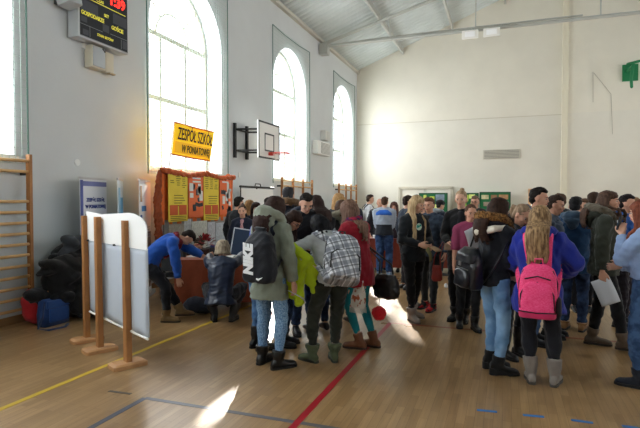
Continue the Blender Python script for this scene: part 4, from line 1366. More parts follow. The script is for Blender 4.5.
    for sd_, sg in (('L', -1), ('R', 1)):
        kn, an, hj = f.kn[sd_], f.an[sd_], f.hj[sd_]
        tube(bm, [hj + (hj - kn).normalized() * .02, hj.lerp(kn, .25), hj.lerp(kn, .6), kn, kn.lerp(an, .3), kn.lerp(an, .65), an.lerp(kn, .06)],
             [(.086 + k * .7) * s * sc, (.08 + k * .8) * s * sc, (.064 + k) * s, (.051 + k) * s, (.052 + k) * s, (.04 + ka) * s, (.03 + ka * 1.1) * s], 14, round_ends=False)
    fused('trousers' if bt['kind'] != 'tights' else 'leggings', bm, bt['m'], root, .0115 if not far else .017, 1, .0015 + k * .22, 16, seed)
    # --- shoes
    for sd_, sg in (('L', -1), ('R', 1)):
        an = f.an[sd_]; a = f.fy[sd_]; fd = V((math.sin(a), math.cos(a), 0)); rt = V((math.cos(a), -math.sin(a), 0)); upv = V((0, 0, 1))
        lift = an.z - .085 * s
        base = V((an.x, an.y, lift))
        bm = bmesh.new()
        hl = sh.get('heel', 0) * s
        rings = []
        for x, w, h in ((-.075, .022, .045), (-.06, .033, .075), (-.02, .037, .098), (.03, .038, .095), (.075, .043, .07), (.12, .046, .058), (.16, .042, .052), (.185, .03, .042), (.198, .014, .028)):
            w += .003; zb = hl * max(0, min(1, (.07 - x) / .12))
            rings.append((base + fd * x * s + upv * (zb + h * s / 2 + .012), rt * w * s, upv * (h / 2) * s))
        loft(bm, rings, 14, 2.5)
        bh_ = {'shoe': .0, 'sneaker': .02, 'ankle': .1, 'boot': .17, 'tall': .26}[sh['kind']]
        if bh_:
            dr = (f.kn[sd_] - an).normalized()
            top = an + dr * bh_ * s
            rr = .053 + (.01 if tuck else 0) + ka * .5
            tube(bm, [an + V((0, 0, -.05)) * s, an + V((0, 0, .0)), an.lerp(top, .5), top], [.043 * s, .047 * s, rr * s, (rr + .004) * s], 14, round_ends=False)
            if sh.get('cuff'): tube(bm, [top - dr * .025, top + dr * .012], [(rr + .012) * s, (rr + .014) * s], 14, round_ends=False)
        so = fused('shoe' if bh_ < .05 else 'boot', bm, sh['m'], root, .01 if not far else .014, 1, .002 if bh_ > .05 else .0005, 26, seed)
        if not far:
            bm = bmesh.new(); outl = []
            for x, w in ((-.08, .014), (-.07, .03), (-.02, .039), (.04, .039), (.1, .048), (.15, .046), (.185, .034), (.203, .014)): outl.append((x, w))
            poly = [(x, w) for x, w in outl] + [(x, -w) for x, w in reversed(outl)]
            def zb(x): return hl * max(0, min(1, (.07 - x) / .12))
            if hl > .01:
                lo = [bm.verts.new(base + fd * x * s + rt * w * s + upv * (.0 if x > .06 or x < .0 else zb(x) * .9)) for x, w in poly]
            else:
                lo = [bm.verts.new(base + fd * x * s + rt * w * s + upv * .0) for x, w in poly]
            hi_ = [bm.verts.new(base + fd * x * s + rt * w * s + upv * (zb(x) + .022)) for x, w in poly]
            bm.faces.new(hi_); bm.faces.new(list(reversed(lo)))
            for q in range(len(poly)): bm.faces.new((lo[q], hi_[q], hi_[(q + 1) % len(poly)], lo[(q + 1) % len(poly)]))
            bmesh.ops.recalc_face_normals(bm, faces=bm.faces[:])
            obj('sole', bm, plain(sh.get('sole', '#111113'), .6), so)
    # --- upper garment
    tp = sp['top']; pf = tp.get('puff', .02); hem = tp.get('hem', .05)
    bm = bmesh.new()
    fl = tp.get('flare', .0)
    k = pf
    rows = []
    if hem > 0: rows += [(-hem, .15 + k + fl, .112 + k + fl, -.0), (-hem * .5, .152 + k + fl * .6, .112 + k + fl * .6, 0)]
    rows += [(0.02, .15 + k, .106 + k, 0), (.5, .135 + k, .098 + k, 0), (1.0, .124 + k, .09 + k, 0), (1.6, .138 + k, .1 + k, .004 if not male else 0), (2.2, .152 + k, .106 + k, .004), (2.6, .146 + k, .096 + k, 0), (2.85, .11 + k * .6, .08 + k * .6, -.002), (3.05, .066 + k * .5, .062 + k * .5, -.004)]
    if hem < 0: rows = [r_ for r_ in rows if r_[0] >= -hem]
    loft(bm, torso_rings(f, rows, sc), 22, 2.2)
    tube(bm, [f.sh['L'], f.sh['L'].lerp(f.neck, .6) + V((0, 0, .0)), f.sh['R'].lerp(f.neck, .6), f.sh['R']], [(.054 + k * .6) * s, (.06 + k * .5) * s, (.06 + k * .5) * s, (.054 + k * .6) * s], 12)
    sl = tp.get('sleeve', 'long')
    for sd_, sg in (('L', -1), ('R', 1)):
        a, e, w = f.sh[sd_], f.el[sd_], f.wr[sd_]
        if sl == 'long':
            wend = e.lerp(w, .97)
            tube(bm, [a, a.lerp(e, .5), e, e.lerp(w, .5), wend], [(.052 + k * .7) * s, (.047 + k * .9) * s, (.043 + k * .9) * s, (.038 + k * .8) * s, (.03 + k * .6) * s], 14, round_ends=False)
            ell(bm, e, (.043 + k * .9) * s, None, 12)
        else:
            tube(bm, [a, a.lerp(e, .5), e.lerp(a, .12) if sl == 'short' else e, e.lerp(w, .1)][:(3 if sl == 'short' else 4)], [(.055 + k) * s, (.051 + k) * s, (.047 + k) * s, (.044 + k) * s][:(3 if sl == 'short' else 4)], 14, round_ends=False)
        ell(bm, a, (.055 + k * .65) * s, None, 12)
    if tp.get('collar', True):
        tube(bm, [f.neck + f.Fc @ V((0, -.005, -.03)) * s, f.neck + f.Fn @ V((0, 0, .035)) * s], [(.072 + k * .3) * s, (.062 + k * .3) * s], 14, round_ends=False)
    fused(tp.get('name', 'jacket'), bm, tp['m'], root, .0125 if not far else .018, 2, tp.get('fold', .002 + k * .13), tp.get('fs', 15), seed)
    jr = lambda q: f.neck + f.Fc @ V(q) * s
    if tp.get('hood'):
        hm = tp.get('hood_m', tp['m'])
        bm = bmesh.new(); kk = k * .6
        if tp['hood'] == 'up':    # loosely raised hood behind the head
            tube(bm, [jr((-.08, .08, -.02)), jr((-.13, .0, .03)), jr((-.12, -.08, .07)), jr((-.06, -.14, .1)), jr((.0, -.16, .11)), jr((.06, -.14, .1)), jr((.12, -.08, .07)), jr((.13, .0, .03)), jr((.08, .08, -.02))], [.03, .042, .048, .052, .055, .052, .048, .042, .03], 12)
            ell(bm, jr((0, -.13, .02)), (.125 * s, .075 * s, .13 * s), f.Fc, 16)
        else:
            tube(bm, [jr((-.07, .08, -.03)), jr((-.125, .02, .015)), jr((-.12, -.07, .03)), jr((-.06, -.13, .035)), jr((0, -.15, .035)), jr((.06, -.13, .035)), jr((.12, -.07, .03)), jr((.125, .02, .015)), jr((.07, .08, -.03))], [.025, .035, .042, .048, .05, .048, .042, .035, .025], 12)
            tube(bm, [jr((0, -.1, .03)), jr((0, -.145, -.04)), jr((0, -.14, -.12))], [.11, .1, .05], 14, flat=.45, flatdir=f.Fc @ V((0, 1, 0)))
        if tp.get('lining'):
            bl = bmesh.new(); tube(bl, [jr((-.12, .07, -.03)), jr((-.15, -.02, -.01)), jr((-.13, -.13, -.03)), jr((0, -.215, -.07)), jr((.13, -.13, -.03)), jr((.15, -.02, -.01)), jr((.12, .07, -.03))], [.02, .03, .034, .036, .034, .03, .02], 10)
            fused('hood_lining', bl, tp['lining'], root, .012, 1, .004, 24, seed + 4)
        fused('hood', bm, hm, root, .012 if not far else .018, 2, .006, 20, seed + 1)
    if tp.get('fur'):
        bm = bmesh.new(); rs = random.Random(seed)
        ring = [jr(q) for q in ((-.08, .09, -.02), (-.135, .03, .045), (-.14, -.06, .075), (-.08, -.14, .085), (0, -.17, .09), (.08, -.14, .085), (.14, -.06, .075), (.135, .03, .045), (.08, .09, -.02))]
        tube(bm, ring, [.028, .036, .042, .045, .045, .045, .042, .036, .028], 12)
        for q in range(150):
            i = rs.uniform(0, 7.99); a = ring[int(i)].lerp(ring[int(i) + 1], i % 1)
            d = V((rs.gauss(0, 1), rs.gauss(0, 1), rs.gauss(0, 1))).normalized()
            tube(bm, [a + d * .025, a + d * .05, a + d * .07 + V((0, 0, -.008))], [.012, .008, .003], 5)
        fused('fur_trim', bm, tp['fur'], root, .009, 0, .002, 50, seed + 2)
    if tp.get('scarf'):
        bm = bmesh.new()
        tube(bm, [jr((.075 * math.sin(t), .07 * math.cos(t), .03 + .012 * math.sin(3 * t))) for t in [2 * PI * q / 14 for q in range(15)]], .038 * s, 10)
        tube(bm, [jr((.04, .1, .02)), jr((.07, .15, -.1)), jr((.075, .16, -.25))], [.035, .04, .03], 10, flat=.5)
        fused('scarf', bm, tp['scarf'], root, .012, 1, .006, 24, seed + 3)
    if tp.get('inner'):      # shirt or top showing in the open front
        bm = bmesh.new()
        rows = [(.25, .07, .1 + k + .008, .0), (1.2, .06, .095 + k + .008, .0), (2.2, .05, .105 + k + .008, .004), (2.85, .045, .08 + k * .6 + .008, 0), (3.05, .04, .075, 0)]
        rr = torso_rings(f, rows)
        rr = [(c + v * .55, u, v * .5) for c, u, v in rr]
        loft(bm, rr, 14)
        fused('inner_top', bm, tp['inner'], root, .013, 1, .002, 15, seed)
    for (nm, col, z0, z1, w_) in tp.get('bands', []):   # colour blocks around the torso
        bm = bmesh.new()
        rows2 = [r_ for r_ in rows if z0 < r_[0] < z1] if not tp.get('inner') else []
        def at_t(t):
            for a, b in zip(rows[:-1], rows[1:]):
                if a[0] <= t <= b[0]:
                    u = (t - a[0]) / (b[0] - a[0]); return tuple(lerp(a[i], b[i], u) for i in range(4))
            return rows[-1]
        lst = sorted(set([z0, z1] + [r_[0] for r_ in rows2]))
        rr = torso_rings(f, [(t, at_t(t)[1] + .008, at_t(t)[2] + .008, at_t(t)[3]) for t in lst], sc)
        loft(bm, rr, 22, 2.2)
        o = fused(nm, bm, cloth(col), root, .014, 1, .003, 15, seed)
    build_hair(f, sp, root, far)
    if sp.get('cap'):
        bm = bmesh.new()
        ell(bm, P_(0, -.018, .05), (.09 * s, .105 * s, .082 * s), F, 18)
        tube(bm, [P_(-.05, .09, .055), P_(0, .11, .055), P_(.05, .09, .055)], [.03 * s] * 3, 10, flat=.3)
        fused('knit_cap', bm, sp['cap'], root, .012, 1, .002, 40, seed)
    root_M = Matrix.Translation(pos) @ Matrix.Rotation(rz, 4, 'Z')
    f.M = root_M; f.root = root; f.sp = sp
    return f

# ------------------------------------------------------------------ things people carry
def rounded_pack(bm, w, d, h, top=.8, power=3.2, x=0, y=0, z=0, seg=24):
    """soft rucksack body: base at z, thickness along -y"""
    rows = [(0, .86, .8), (.03, .97, .95), (.2, 1.0, 1.0), (.5, 1.0, .98), (.75, .95, .88), (.9, .84 * (top + .15), .7), (.97, .66 * top, .48), (1.0, .4 * top, .25)]
    loft(bm, [(V((x, y - d / 2, z + h * t)), V((w / 2 * a, 0, 0)), V((0, d / 2 * b, 0))) for t, a, b in rows], seg, power)

def pack_frame(f, puff, drop, tilt=0, dx=0, dback=0):
    """frame of a rucksack on a figure's back: origin at the bottom middle of the pack where it meets the back"""
    M3 = f.Fc @ Matrix.Rotation(R(tilt), 3, 'X')
    o = f.neck + f.Fc @ (V((dx, -(.1 + puff + dback), -drop)) * f.s)
    return f.M @ Matrix.Translation(o) @ M3.to_4x4()

def straps(f, Mp, root, m, puff, w=.085, topz=.4, h=.42, r_=.02):
    """shoulder straps in the pack's own frame"""
    inv = Mp.inverted() @ f.M
    s = f.s
    for sg in (-1, 1):
        q = lambda x, y, z: inv @ (f.neck + f.Fc @ (V((x, y, z)) * s))
        p0 = V((sg * w * .7, .01, topz))
        pts = [p0, q(sg * .1, -.1 - puff, -.05), q(sg * .11, -.01, .018 + puff * .6), q(sg * .12, .085 + puff, -.05), q(sg * .13, .105 + puff * 1.1, -.17), q(sg * (.14 + puff * .6), .05 + puff * .5, -.3), q(sg * (.14 + puff * .6), -.04, -.38), V((sg * w * 1.2, -.01, .08))]
        bm = bmesh.new()
        # resample smoothly
        P = []
        n = len(pts)
        for i in range(n - 1):
            a = pts[max(0, i - 1)]; b = pts[i]; c = pts[i + 1]; d = pts[min(n - 1, i + 2)]
            for t in (0, .33, .66):
                P.append(.5 * ((2 * b) + (c - a) * t + (2 * a - 5 * b + 4 * c - d) * t * t + (3 * b - a - 3 * c + d) * t ** 3))
        P.append(pts[-1])
        tube(bm, P, r_ * s, 8, flat=.35, flatdir=(inv.to_3x3() @ (f.Fc @ V((0, 1, .6)))))
        obj('strap', bm, m, root, smooth=True)

def hand_pos(f, sd_, along=.09, off=(0, 0, 0)):
    p = f.wr[sd_] + f.hd[sd_] * along * f.s + V(off)
    return f.M @ p

def paper(f, sd_, label, col='#e4e6e8', size=(.21, .3), rot=(0, 0, 0), along=.1, off=(0, 0, 0), name='paper_sheet', thick=.002, group=None, cat='paper'):
    p = hand_pos(f, sd_, along, off)
    nx = 8
    bm = bmesh.new(); rows = []
    for k in range(nx + 1):
        u = k / nx - .5
        bend = .02 * math.cos(u * 3)
        rows.append([bm.verts.new((x * size[0], bend, u * size[1])) for x in (-.5, -.17, .17, .5)])
    for a, b in zip(rows[:-1], rows[1:]):
        for i in range(3): bm.faces.new((a[i], a[i + 1], b[i + 1], b[i]))
    o = obj(name, bm, plain(col, .7), None, smooth=True)
    so = o.modifiers.new('t', 'SOLIDIFY'); so.thickness = thick
    o.location = p
    e = f.M.to_euler().z
    o.rotation_euler = (Matrix.Rotation(e, 3, 'Z') @ Matrix.Rotation(R(rot[2]), 3, 'Z') @ Matrix.Rotation(R(rot[1]), 3, 'Y') @ Matrix.Rotation(R(rot[0]), 3, 'X')).to_euler()
    return tag(o, label, cat, group)
# ================================================================== the crowd
def at_feet(px, py): q = G(px, py); q.z = 0; return q
DEN = lambda c1, c2, sc=14: two_noise(c1, c2, sc)
JEANS_DARK = DEN('#1c2940', '#2a3d5c'); JEANS_MID = DEN('#2c4468', '#46648c'); JEANS_LIGHT = DEN('#5f86ae', '#7fa3c6', 5)
ACID = two_noise('#4a6f98', '#8fb0cf', 70, .35, .68)
BLK = cloth('#15161a'); BLK2 = cloth('#1c1d22'); NAVY = cloth('#171d2e'); TROU = dict(kind='slim', m=cloth('#191a1f'))
BOOT_BLK = leather('#121214'); F = {}
def add(key, **k):
    k['pos'] = at_feet(*k.pop('at'))
    F[key] = build_person(k); return F[key]

FEETW = ((-.1, -.02, -8), (.1, .04, 10))
# ---- girl in the khaki parka with the black gym bag
add('khaki', at=(270, 366), face=36, H=1.66, slim=.92, label='girl in grey-green parka and acid wash jeans carrying a black gym bag', lean=7, hp=18, hyaw=12,
    feet=((-.12, .03, -5), (.12, -.03, 30)), armL=(-.2, .22, .92), armRw=PD(294, 286, 4.85), hair=('long', '#2b1c18', .3, None, 40),
    top=dict(m=cloth('#7b8274'), puff=.034, hem=.25, flare=.035, hood='up', hood_m=cloth('#858b7d')), bottom=dict(kind='slim', m=ACID),
    shoes=dict(kind='ankle', tuck=True, m=BOOT_BLK), skin='a')
# ---- pupil hidden behind her, blue jacket
add('bluejk', at=(259, 349), face=60, H=1.6, label='pupil in bright blue jacket and jeans mostly hidden behind the grey-green parka', lean=12, hp=20,
    hair=('short', '#1d1a1a'), top=dict(m=cloth('#26409a'), puff=.035, hem=.14), bottom=dict(kind='slim', m=DEN('#3c5f8c', '#5d82ac')), shoes=dict(kind='boot', m=BOOT_BLK),
    armL=(-.2, .25, .9), armR='front', feet=((-.08, 0, -5), (.08, .0, 10)))
# ---- girl with glasses
add('glasses', at=(282, 345), face=104, H=1.58, label='girl with long brown hair and dark glasses bending forward in black', lean=24, hp=38, hyaw=18,
    glasses=True, hair=('long', '#2c1e1a', .32, None, 78), top=dict(m=BLK, puff=.02, hem=.12), bottom=dict(kind='slim', m=JEANS_DARK), shoes=dict(kind='ankle', m=BOOT_BLK), armL='hold', armR='hold', hip=(0, -.1, .9), skin='a')
# ---- boy in the middle, dark coat
add('boymid', at=(304, 333), face=170, H=1.72, sex='m', label='dark-haired boy in black coat looking down behind the lime jacket', lean=8, hp=34, hyaw=-8,
    hair=('short', '#15120f'), top=dict(m=cloth('#15161b'), puff=.04, hem=.2, hood=True, hood_m=cloth('#232a3c')), bottom=dict(kind='jeans', m=JEANS_DARK), shoes=dict(kind='shoe', m=leather('#17171b')), armL='hold', armR='hold', skin='b')
# ---- person in black behind them
add('back288', at=(288, 322), face=5, H=1.79, sex='m', label='person with cropped grey-black hair and brown collar seen from behind', hair=('short', '#2b2a2c'),
    top=dict(m=cloth('#20222a'), puff=.045, hem=.12, fur=cloth('#6d5238')), bottom=dict(kind='slim', m=JEANS_DARK), far=True)
add('dark317', at=(318, 331), face=-25, H=1.68, label='girl in black coat with straight dark brown hair beside the looking-down boy', hp=12, hroll=-4,
    hair=('long', '#2e221f', .22, None, 45), top=dict(m=cloth('#131419'), puff=.045, hem=.2, hood=True), bottom=dict(kind='slim', m=JEANS_DARK), armL='front', armR='front', far=True)
# ---- girl with plaid rucksack
add('plaid', at=(324, 361), face=-14, H=1.57, label='black-haired girl in pale grey sweater leaning forward with a plaid rucksack', lean=32, hp=46, side=-4, hyaw=-25, hip=(.05, -.12, .91),
    feet=((-.13, .0, -35), (.11, -.02, 5)), hair=('long', '#08090d', .34, '#15161c', 50), top=dict(m=cloth('#aeb2b3'), name='sweater', puff=.022, hem=.08), bottom=dict(kind='jeans', m=cloth('#23271f')),
    shoes=dict(kind='ankle', tuck=True, m=cloth('#4a5238', .8), cuff=True, sole='#2d3026'), armLw=PD(309, 264, 4.95), armR=(.05, .4, 1.0), poleL=(-1, -.4, -.3), skin='b')
# ---- girl in the red coat
add('redcoat', at=(363, 348), face=-48, H=1.66, label='girl with long light brown hair in a red coat and teal tights', lean=14, hp=24, hip=(.0, .06, .91), side=0, sw=.15,
    feet=((-.05, .0, -25), (.12, -.06, -15)), hair=('long', '#5b4438', .42, '#86695a', 40), top=dict(m=cloth('#8c1626'), puff=.028, hem=.22, flare=.015, scarf=two_noise('#232c58', '#8f1d3a', 20)),
    bottom=dict(kind='tights', m=cloth('#12838c', .7)), shoes=dict(kind='ankle', m=leather('#7a4a2c', .6), sole='#3c2a1e'), armL=(-.12, .36, .95), armR=(.1, .34, .92), skin='b')
# ---- heads behind the red coat
add('fur343', at=(343, 324), face=-20, H=1.62, label='person with brown hair and beige fur hood between red coat and black-haired girl', hp=15, hair=('bob', '#3f2c20', .1), top=dict(m=cloth('#25282a'), puff=.04, hem=.1, fur=cloth('#86806c'), hood=True, hood_m=cloth('#6f6d5c')), bottom=dict(kind='jeans', m=JEANS_DARK), far=True, armL='front', armR='front')
add('blonde338', at=(338, 306), face=15, H=1.72, label='blond person seen from behind above the beige fur hood', hair=('bob', '#a47c4c', .12, '#c9a274'), top=dict(m=cloth('#3a3d44'), puff=.03, hem=.1), far=True, bottom=dict(kind='jeans', m=JEANS_DARK))
# ---- group at the left rear
add('suit', at=(237, 292), face=48, H=1.68, sex='m', label='dark-haired man in a charcoal suit jacket standing by the orange screen', hp=10, hair=('short', '#17130f'), top=dict(m=cloth('#22262b'), puff=.022, hem=.16, name='suit_jacket'), bottom=dict(kind='slim', m=BLK2), far=True, armR='front', sw=.18)
add('lanyard', at=(243, 295), face=188, H=1.54, label='girl with tied hair and red striped scarf facing the camera beside the suited man', hair=('bun', '#3a2a20'), top=dict(m=cloth('#1f2436'), puff=.02, hem=.1, inner=plaid('#c9c3c3', '#a3202c', '#b0525a', 50)), far=True, skin='b')
add('blond248', at=(249, 286), face=20, H=1.62, label='person with light brown hair behind the dark-haired girl in navy', hair=('long', '#7d5c3c', .2, '#a98458', 40), top=dict(m=cloth('#4b4f55'), puff=.02, hem=.1), far=True)
add('navy253', at=(256, 293), face=172, H=1.58, label='long dark-haired girl in navy blazer facing the camera near the white screen', hair=('long', '#241713', .32, None, 55), top=dict(m=cloth('#151d33'), puff=.02, hem=.12), far=True, skin='b')
add('hid266', at=(267, 287), face=80, H=1.67, sex='m', label='dark-haired boy whose head shows just above the parka hood', hair=('short', '#1b1715'), top=dict(m=BLK2, puff=.03, hem=.12), far=True)
# ---- bending boy in blue
add('bend', at=(173, 320), face=96, H=1.6, sex='m', label='boy in blue hoodie bending deeply over the table with tan boots', lean=66, hp=78, hip=(0, -.32, .84), twist=-8,
    feet=((-.1, .12, 0), (.12, -.08, 10)), hair=('short', '#1c1613'), top=dict(m=cloth('#1f50a6'), puff=.035, hem=.1, scarf=cloth('#6e1822'), name='hoodie'),
    bottom=dict(kind='jeans', m=cloth('#1a1b21')), shoes=dict(kind='ankle', m=leather('#7d6440', .6), sole='#3a2f22'), armL=(-.1, .5, .86), armR=(.14, .12, .42), poleR=(1, .4, -.2), skin='b')
# ---- kneeling pupil at the table
add('kneel', at=(193, 298), face=150, H=1.55, label='dark-haired pupil in black crouching with arms on the rust tablecloth', lean=34, hp=52, hip=(0, -.12, .44), feet=((-.12, .1, -10), (.12, -.02, 10)),
    hair=('short', '#2a1c15'), top=dict(m=cloth('#1b1e25'), puff=.03, hem=.06), bottom=dict(kind='jeans', m=cloth('#16171c')), shoes=dict(kind='shoe', m=BOOT_BLK), armL=(-.15, .5, .84), armR=(.22, .45, .84), far=True)
# ---- squatting woman
add('squat', at=(223, 322), face=8, H=1.66, label='squatting woman with short ash blond hair and blue leather jacket', lean=22, hp=8, hip=(0, -.2, .38), feet=((-.12, .05, -14), (.12, .05, 14)),
    hair=('bob', '#80705e', .05, '#bdb098', 25), top=dict(m=leather('#1e2a40', .42), puff=.03, hem=.1, flare=.04), bottom=dict(kind='loose', m=cloth('#15151a')), shoes=dict(kind='boot', m=BOOT_BLK), armL=(-.24, .42, .86), armR=(.26, .46, .9), skin='b')
# ---- far group in front of the far wall
add('white366', at=(368, 263), face=75, H=1.76, sex='m', label='boy in white shirt with dark rucksack looking right before the far wall', hair=('short', '#2c211b'), top=dict(m=cloth('#d4d8dc'), puff=.02, hem=.06, name='shirt'), far=True, bottom=dict(kind='jeans', m=JEANS_DARK))
add('bald378', at=(379, 270), face=160, H=1.66, sex='m', label='balding man in dark clothes behind the striped jacket boy', hair=('balding', '#6f5a4c'), top=dict(m=cloth('#2b2d33'), puff=.03, hem=.1), far=True, skin='a')
add('striped', at=(384, 277), face=10, H=1.69, sex='m', label='boy from behind in blue, white and dark striped jacket and jeans', hair=('short', '#3b2a1e'), hp=10,
    top=dict(m=cloth('#a3afc0'), puff=.04, hem=.04, bands=[('dark_band', '#232831', -.04, 1.3, 1), ('blue_yoke', '#2b62bd', 2.3, 2.95, 1)]), bottom=dict(kind='loose', m=DEN('#20365c', '#34507c')), shoes=dict(kind='sneaker', m=cloth('#7d93ad'), sole='#c9d2da'), armL='front', armR='front', far=True)
add('girl393', at=(394, 272), face=185, H=1.58, label='long-haired woman in dark cardigan facing the camera right of the striped jacket', hair=('long', '#4a3127', .3, None, 50), top=dict(m=cloth('#2d2228'), puff=.02, hem=.12), far=True, skin='a')
add('man405', at=(405, 290), face=70, H=1.7, sex='m', label='dark-haired boy in blue behind the blonde girl with the badge', hair=('short', '#231a16'), top=dict(m=cloth('#25303f'), puff=.03, hem=.1), far=True)
add('head415', at=(415, 283), face=30, H=1.72, sex='m', label='dark-haired head showing between the blonde girl and the smiling woman', hair=('short', '#1d1a19'), top=dict(m=BLK2, puff=.03, hem=.1), far=True)
add('cap437', at=(438, 276), face=60, H=1.62, sex='m', label='pupil in black knit cap and grey-hooded navy jacket near the green boards', cap=cloth('#121214'), hair=('buzz', '#1d1a19'), top=dict(m=cloth('#1e2636'), puff=.045, hem=.1, hood=True, hood_m=cloth('#8b959b')), far=True)
add('man475', at=(475, 285), face=195, H=1.7, sex='m', label='man with glasses behind the girl in the magenta checked shirt', glasses=True, hair=('short', '#5c4a3c'), top=dict(m=cloth('#2a2d2c'), puff=.03, hem=.1), far=True, skin='a')
# ---- blonde with badge and neighbours
add('blonde', at=(413, 319), face=142, H=1.68, label='girl with very long blond hair and green badge on a black sweater', lean=4, hp=14, hyaw=-24, feet=((-.08, -.12, -15), (.1, .1, 8)),
    hair=('long', '#9a7d5a', .5, '#cdb48a', 74), top=dict(m=cloth('#1b1f24'), puff=.03, hem=.12, name='cardigan'), bottom=dict(kind='slim', m=BLK), shoes=dict(kind='ankle', tuck=True, m=cloth('#8a8078', .8), sole='#5f5a55'), armL=(-.1, .24, 1.02), armR=(.1, .26, 1.05), skin='b')
add('pale418', at=(419, 305), face=150, H=1.56, label='pale-faced girl with ash hair peeking from behind the blonde badge girl', hair=('bob', '#75695f', .1), top=dict(m=cloth('#2e3238'), puff=.02, hem=.1), far=True, skin='b')
add('smile', at=(430, 309), face=205, H=1.66, sex='f', label='smiling short-haired woman in denim waistcoat and red-black trainers', hp=8, feet=((-.09, .1, 0), (.1, -.05, 10)),
    hair=('short', '#4a3226'), top=dict(m=two_noise('#2a3442', '#3a4656', 18), puff=.028, hem=.12, inner=cloth('#20221f'), name='waistcoat'), bottom=dict(kind='slim', m=cloth('#1e2022')), shoes=dict(kind='sneaker', m=two_noise('#131315', '#a81e24', 12, .5, .56)), armL='hang', armR=(.1, .3, 1.0), skin='a', far=False)
add('tall', at=(461, 320), face=192, H=1.75, label='tall fair woman with hair in a bun wearing a long open black coat', hp=6, feet=((-.07, .05, -5), (.08, .0, 10)), sw=.165,
    hair=('bun', '#8a6f55', .1, '#b3987a'), top=dict(m=cloth('#101114'), puff=.02, hem=.26, flare=.01, inner=cloth('#1a1a1e'), name='coat'), bottom=dict(kind='slim', m=BLK), shoes=dict(kind='ankle', m=BOOT_BLK), armL='hang', armR=(.1, .3, 1.02), skin='b')
add('magenta', at=(469, 328), face=168, H=1.57, label='girl in rolled-sleeve magenta checked shirt holding a white sheet', hp=10, hyaw=-4, feet=((-.05, .1, -8), (.11, -.1, 10)),
    hair=('ponytail', '#4b3426', .3), top=dict(m=plaid('#9c3a5f', '#5d1f3c', '#7a2c4e', 60), puff=.018, hem=.14, sleeve='rolled', name='shirt'), bottom=dict(kind='slim', m=cloth('#1d1f24')), shoes=dict(kind='ankle', m=BOOT_BLK), armL=(-.03, .28, 1.16), armR=(.22, .05, .84), skin='a')
# ---- girl with fur hood and black rucksack
add('furhood', at=(493, 371), face=48, H=1.64, slim=.88, label='dark-haired girl in black jacket with brown fur hood and light blue jeans', lean=3, hp=10, hyaw=10, feet=((-.08, .04, 18), (.1, -.03, 28)),
    hair=('long', '#251812', .3, '#3a261c', 62), top=dict(m=cloth('#14171f'), puff=.03, hem=.08, hood=True, lining=cloth('#d8d2c2'), fur=two_noise('#4d3218', '#8a6232', 60)), bottom=dict(kind='slim', m=JEANS_LIGHT), shoes=dict(kind='ankle', m=cloth('#121214', .7), heel=.045), armL='front', armR='front', skin='b')
# ---- woman with tied-back hair, grey fur collar
add('ponytail', at=(511, 356), face=136, H=1.6, label='fair woman with tied-back hair, grey furry hood, looking down at a sheet', lean=10, hp=34, hyaw=-8, hair=('ponytail', '#7a6450', .2, '#a48b70'),
    top=dict(m=cloth('#1c1e24'), puff=.035, hem=.1, hood=True, fur=two_noise('#34363c', '#5c5f66', 50)), bottom=dict(kind='slim', m=cloth('#14151a')), shoes=dict(kind='tall', m=BOOT_BLK), armL='hold', armR='hold', skin='a')
# ---- boys behind
add('boy530', at=(532, 343), face=98, H=1.76, sex='m', label='tall black-haired boy in profile next to the bright doorway', hair=('short', '#17120f'), hp=8, top=dict(m=cloth('#5c6a78'), puff=.03, hem=.1, hood=True), bottom=dict(kind='jeans', m=JEANS_MID), shoes=dict(kind='sneaker', m=BLK), skin='a', armL='front', armR='front')
add('boy548', at=(549, 336), face=100, H=1.68, sex='m', label='brown-haired boy in profile between the black-haired boy and the blue parka', hair=('short', '#2d211b'), hp=14, top=dict(m=cloth('#3c4a5c'), puff=.035, hem=.1, hood=True), bottom=dict(kind='jeans', m=JEANS_MID), shoes=dict(kind='sneaker', m=BLK), skin='a', armL='front', armR='front')
add('boy560', at=(561, 305), face=-50, H=1.72, sex='m', label='brown-haired boy turned away farther back, left of the dark teal jacket', hair=('short', '#4a372b'), top=dict(m=cloth('#20242c'), puff=.03, hem=.1), far=True, skin='a')
# ---- girl with pink rucksack
add('pink', at=(543, 384), face=4, H=1.57, hip=(-.05, 0, .93), label='girl with long fair hair in royal blue coat wearing a pink rucksack', lean=4, hp=12, hyaw=8, feet=((-.105, .0, -14), (.1, .02, 8)),
    hair=('long', '#5d4632', .46, '#b4946c', 38), top=dict(m=cloth('#1d2c8c'), puff=.06, hem=.24, flare=.03, hood=True), bottom=dict(kind='jeans', m=cloth('#14151c')), shoes=dict(kind='boot', m=cloth('#7d756e', .8), cuff=False, sole='#4b4641'), armL=(-.16, .3, 1.02), armR=(.16, .3, 1.02), poleL=(-1.2, -.3, -.3), poleR=(1.2, -.3, -.3), skin='b')
add('teal', at=(573, 330), face=10, H=1.66, sex='m', label='short black-haired boy from behind in dark teal hooded jacket', hair=('short', '#121113'), hp=10, top=dict(m=cloth('#17395a'), puff=.05, hem=.2, hood=True, hood_m=cloth('#33475a')), bottom=dict(kind='jeans', m=JEANS_DARK), shoes=dict(kind='sneaker', m=cloth('#7c5a38'), sole='#1c1c1c'), armL='hold', armR='hold')
add('face581', at=(581, 312), face=165, H=1.64, sex='m', label='boy with brown fringe facing the camera right of the dark teal jacket', hair=('short', '#4f3a2c'), top=dict(m=cloth('#3d4148'), puff=.03, hem=.1), far=True, skin='a', hyaw=-15)
add('boy589', at=(590, 305), face=35, H=1.74, sex='m', label='tall brown-haired boy in black behind the olive parka girl', hair=('short', '#33251d'), top=dict(m=BLK, puff=.04, hem=.1), far=True, bottom=dict(kind='jeans', m=JEANS_DARK))
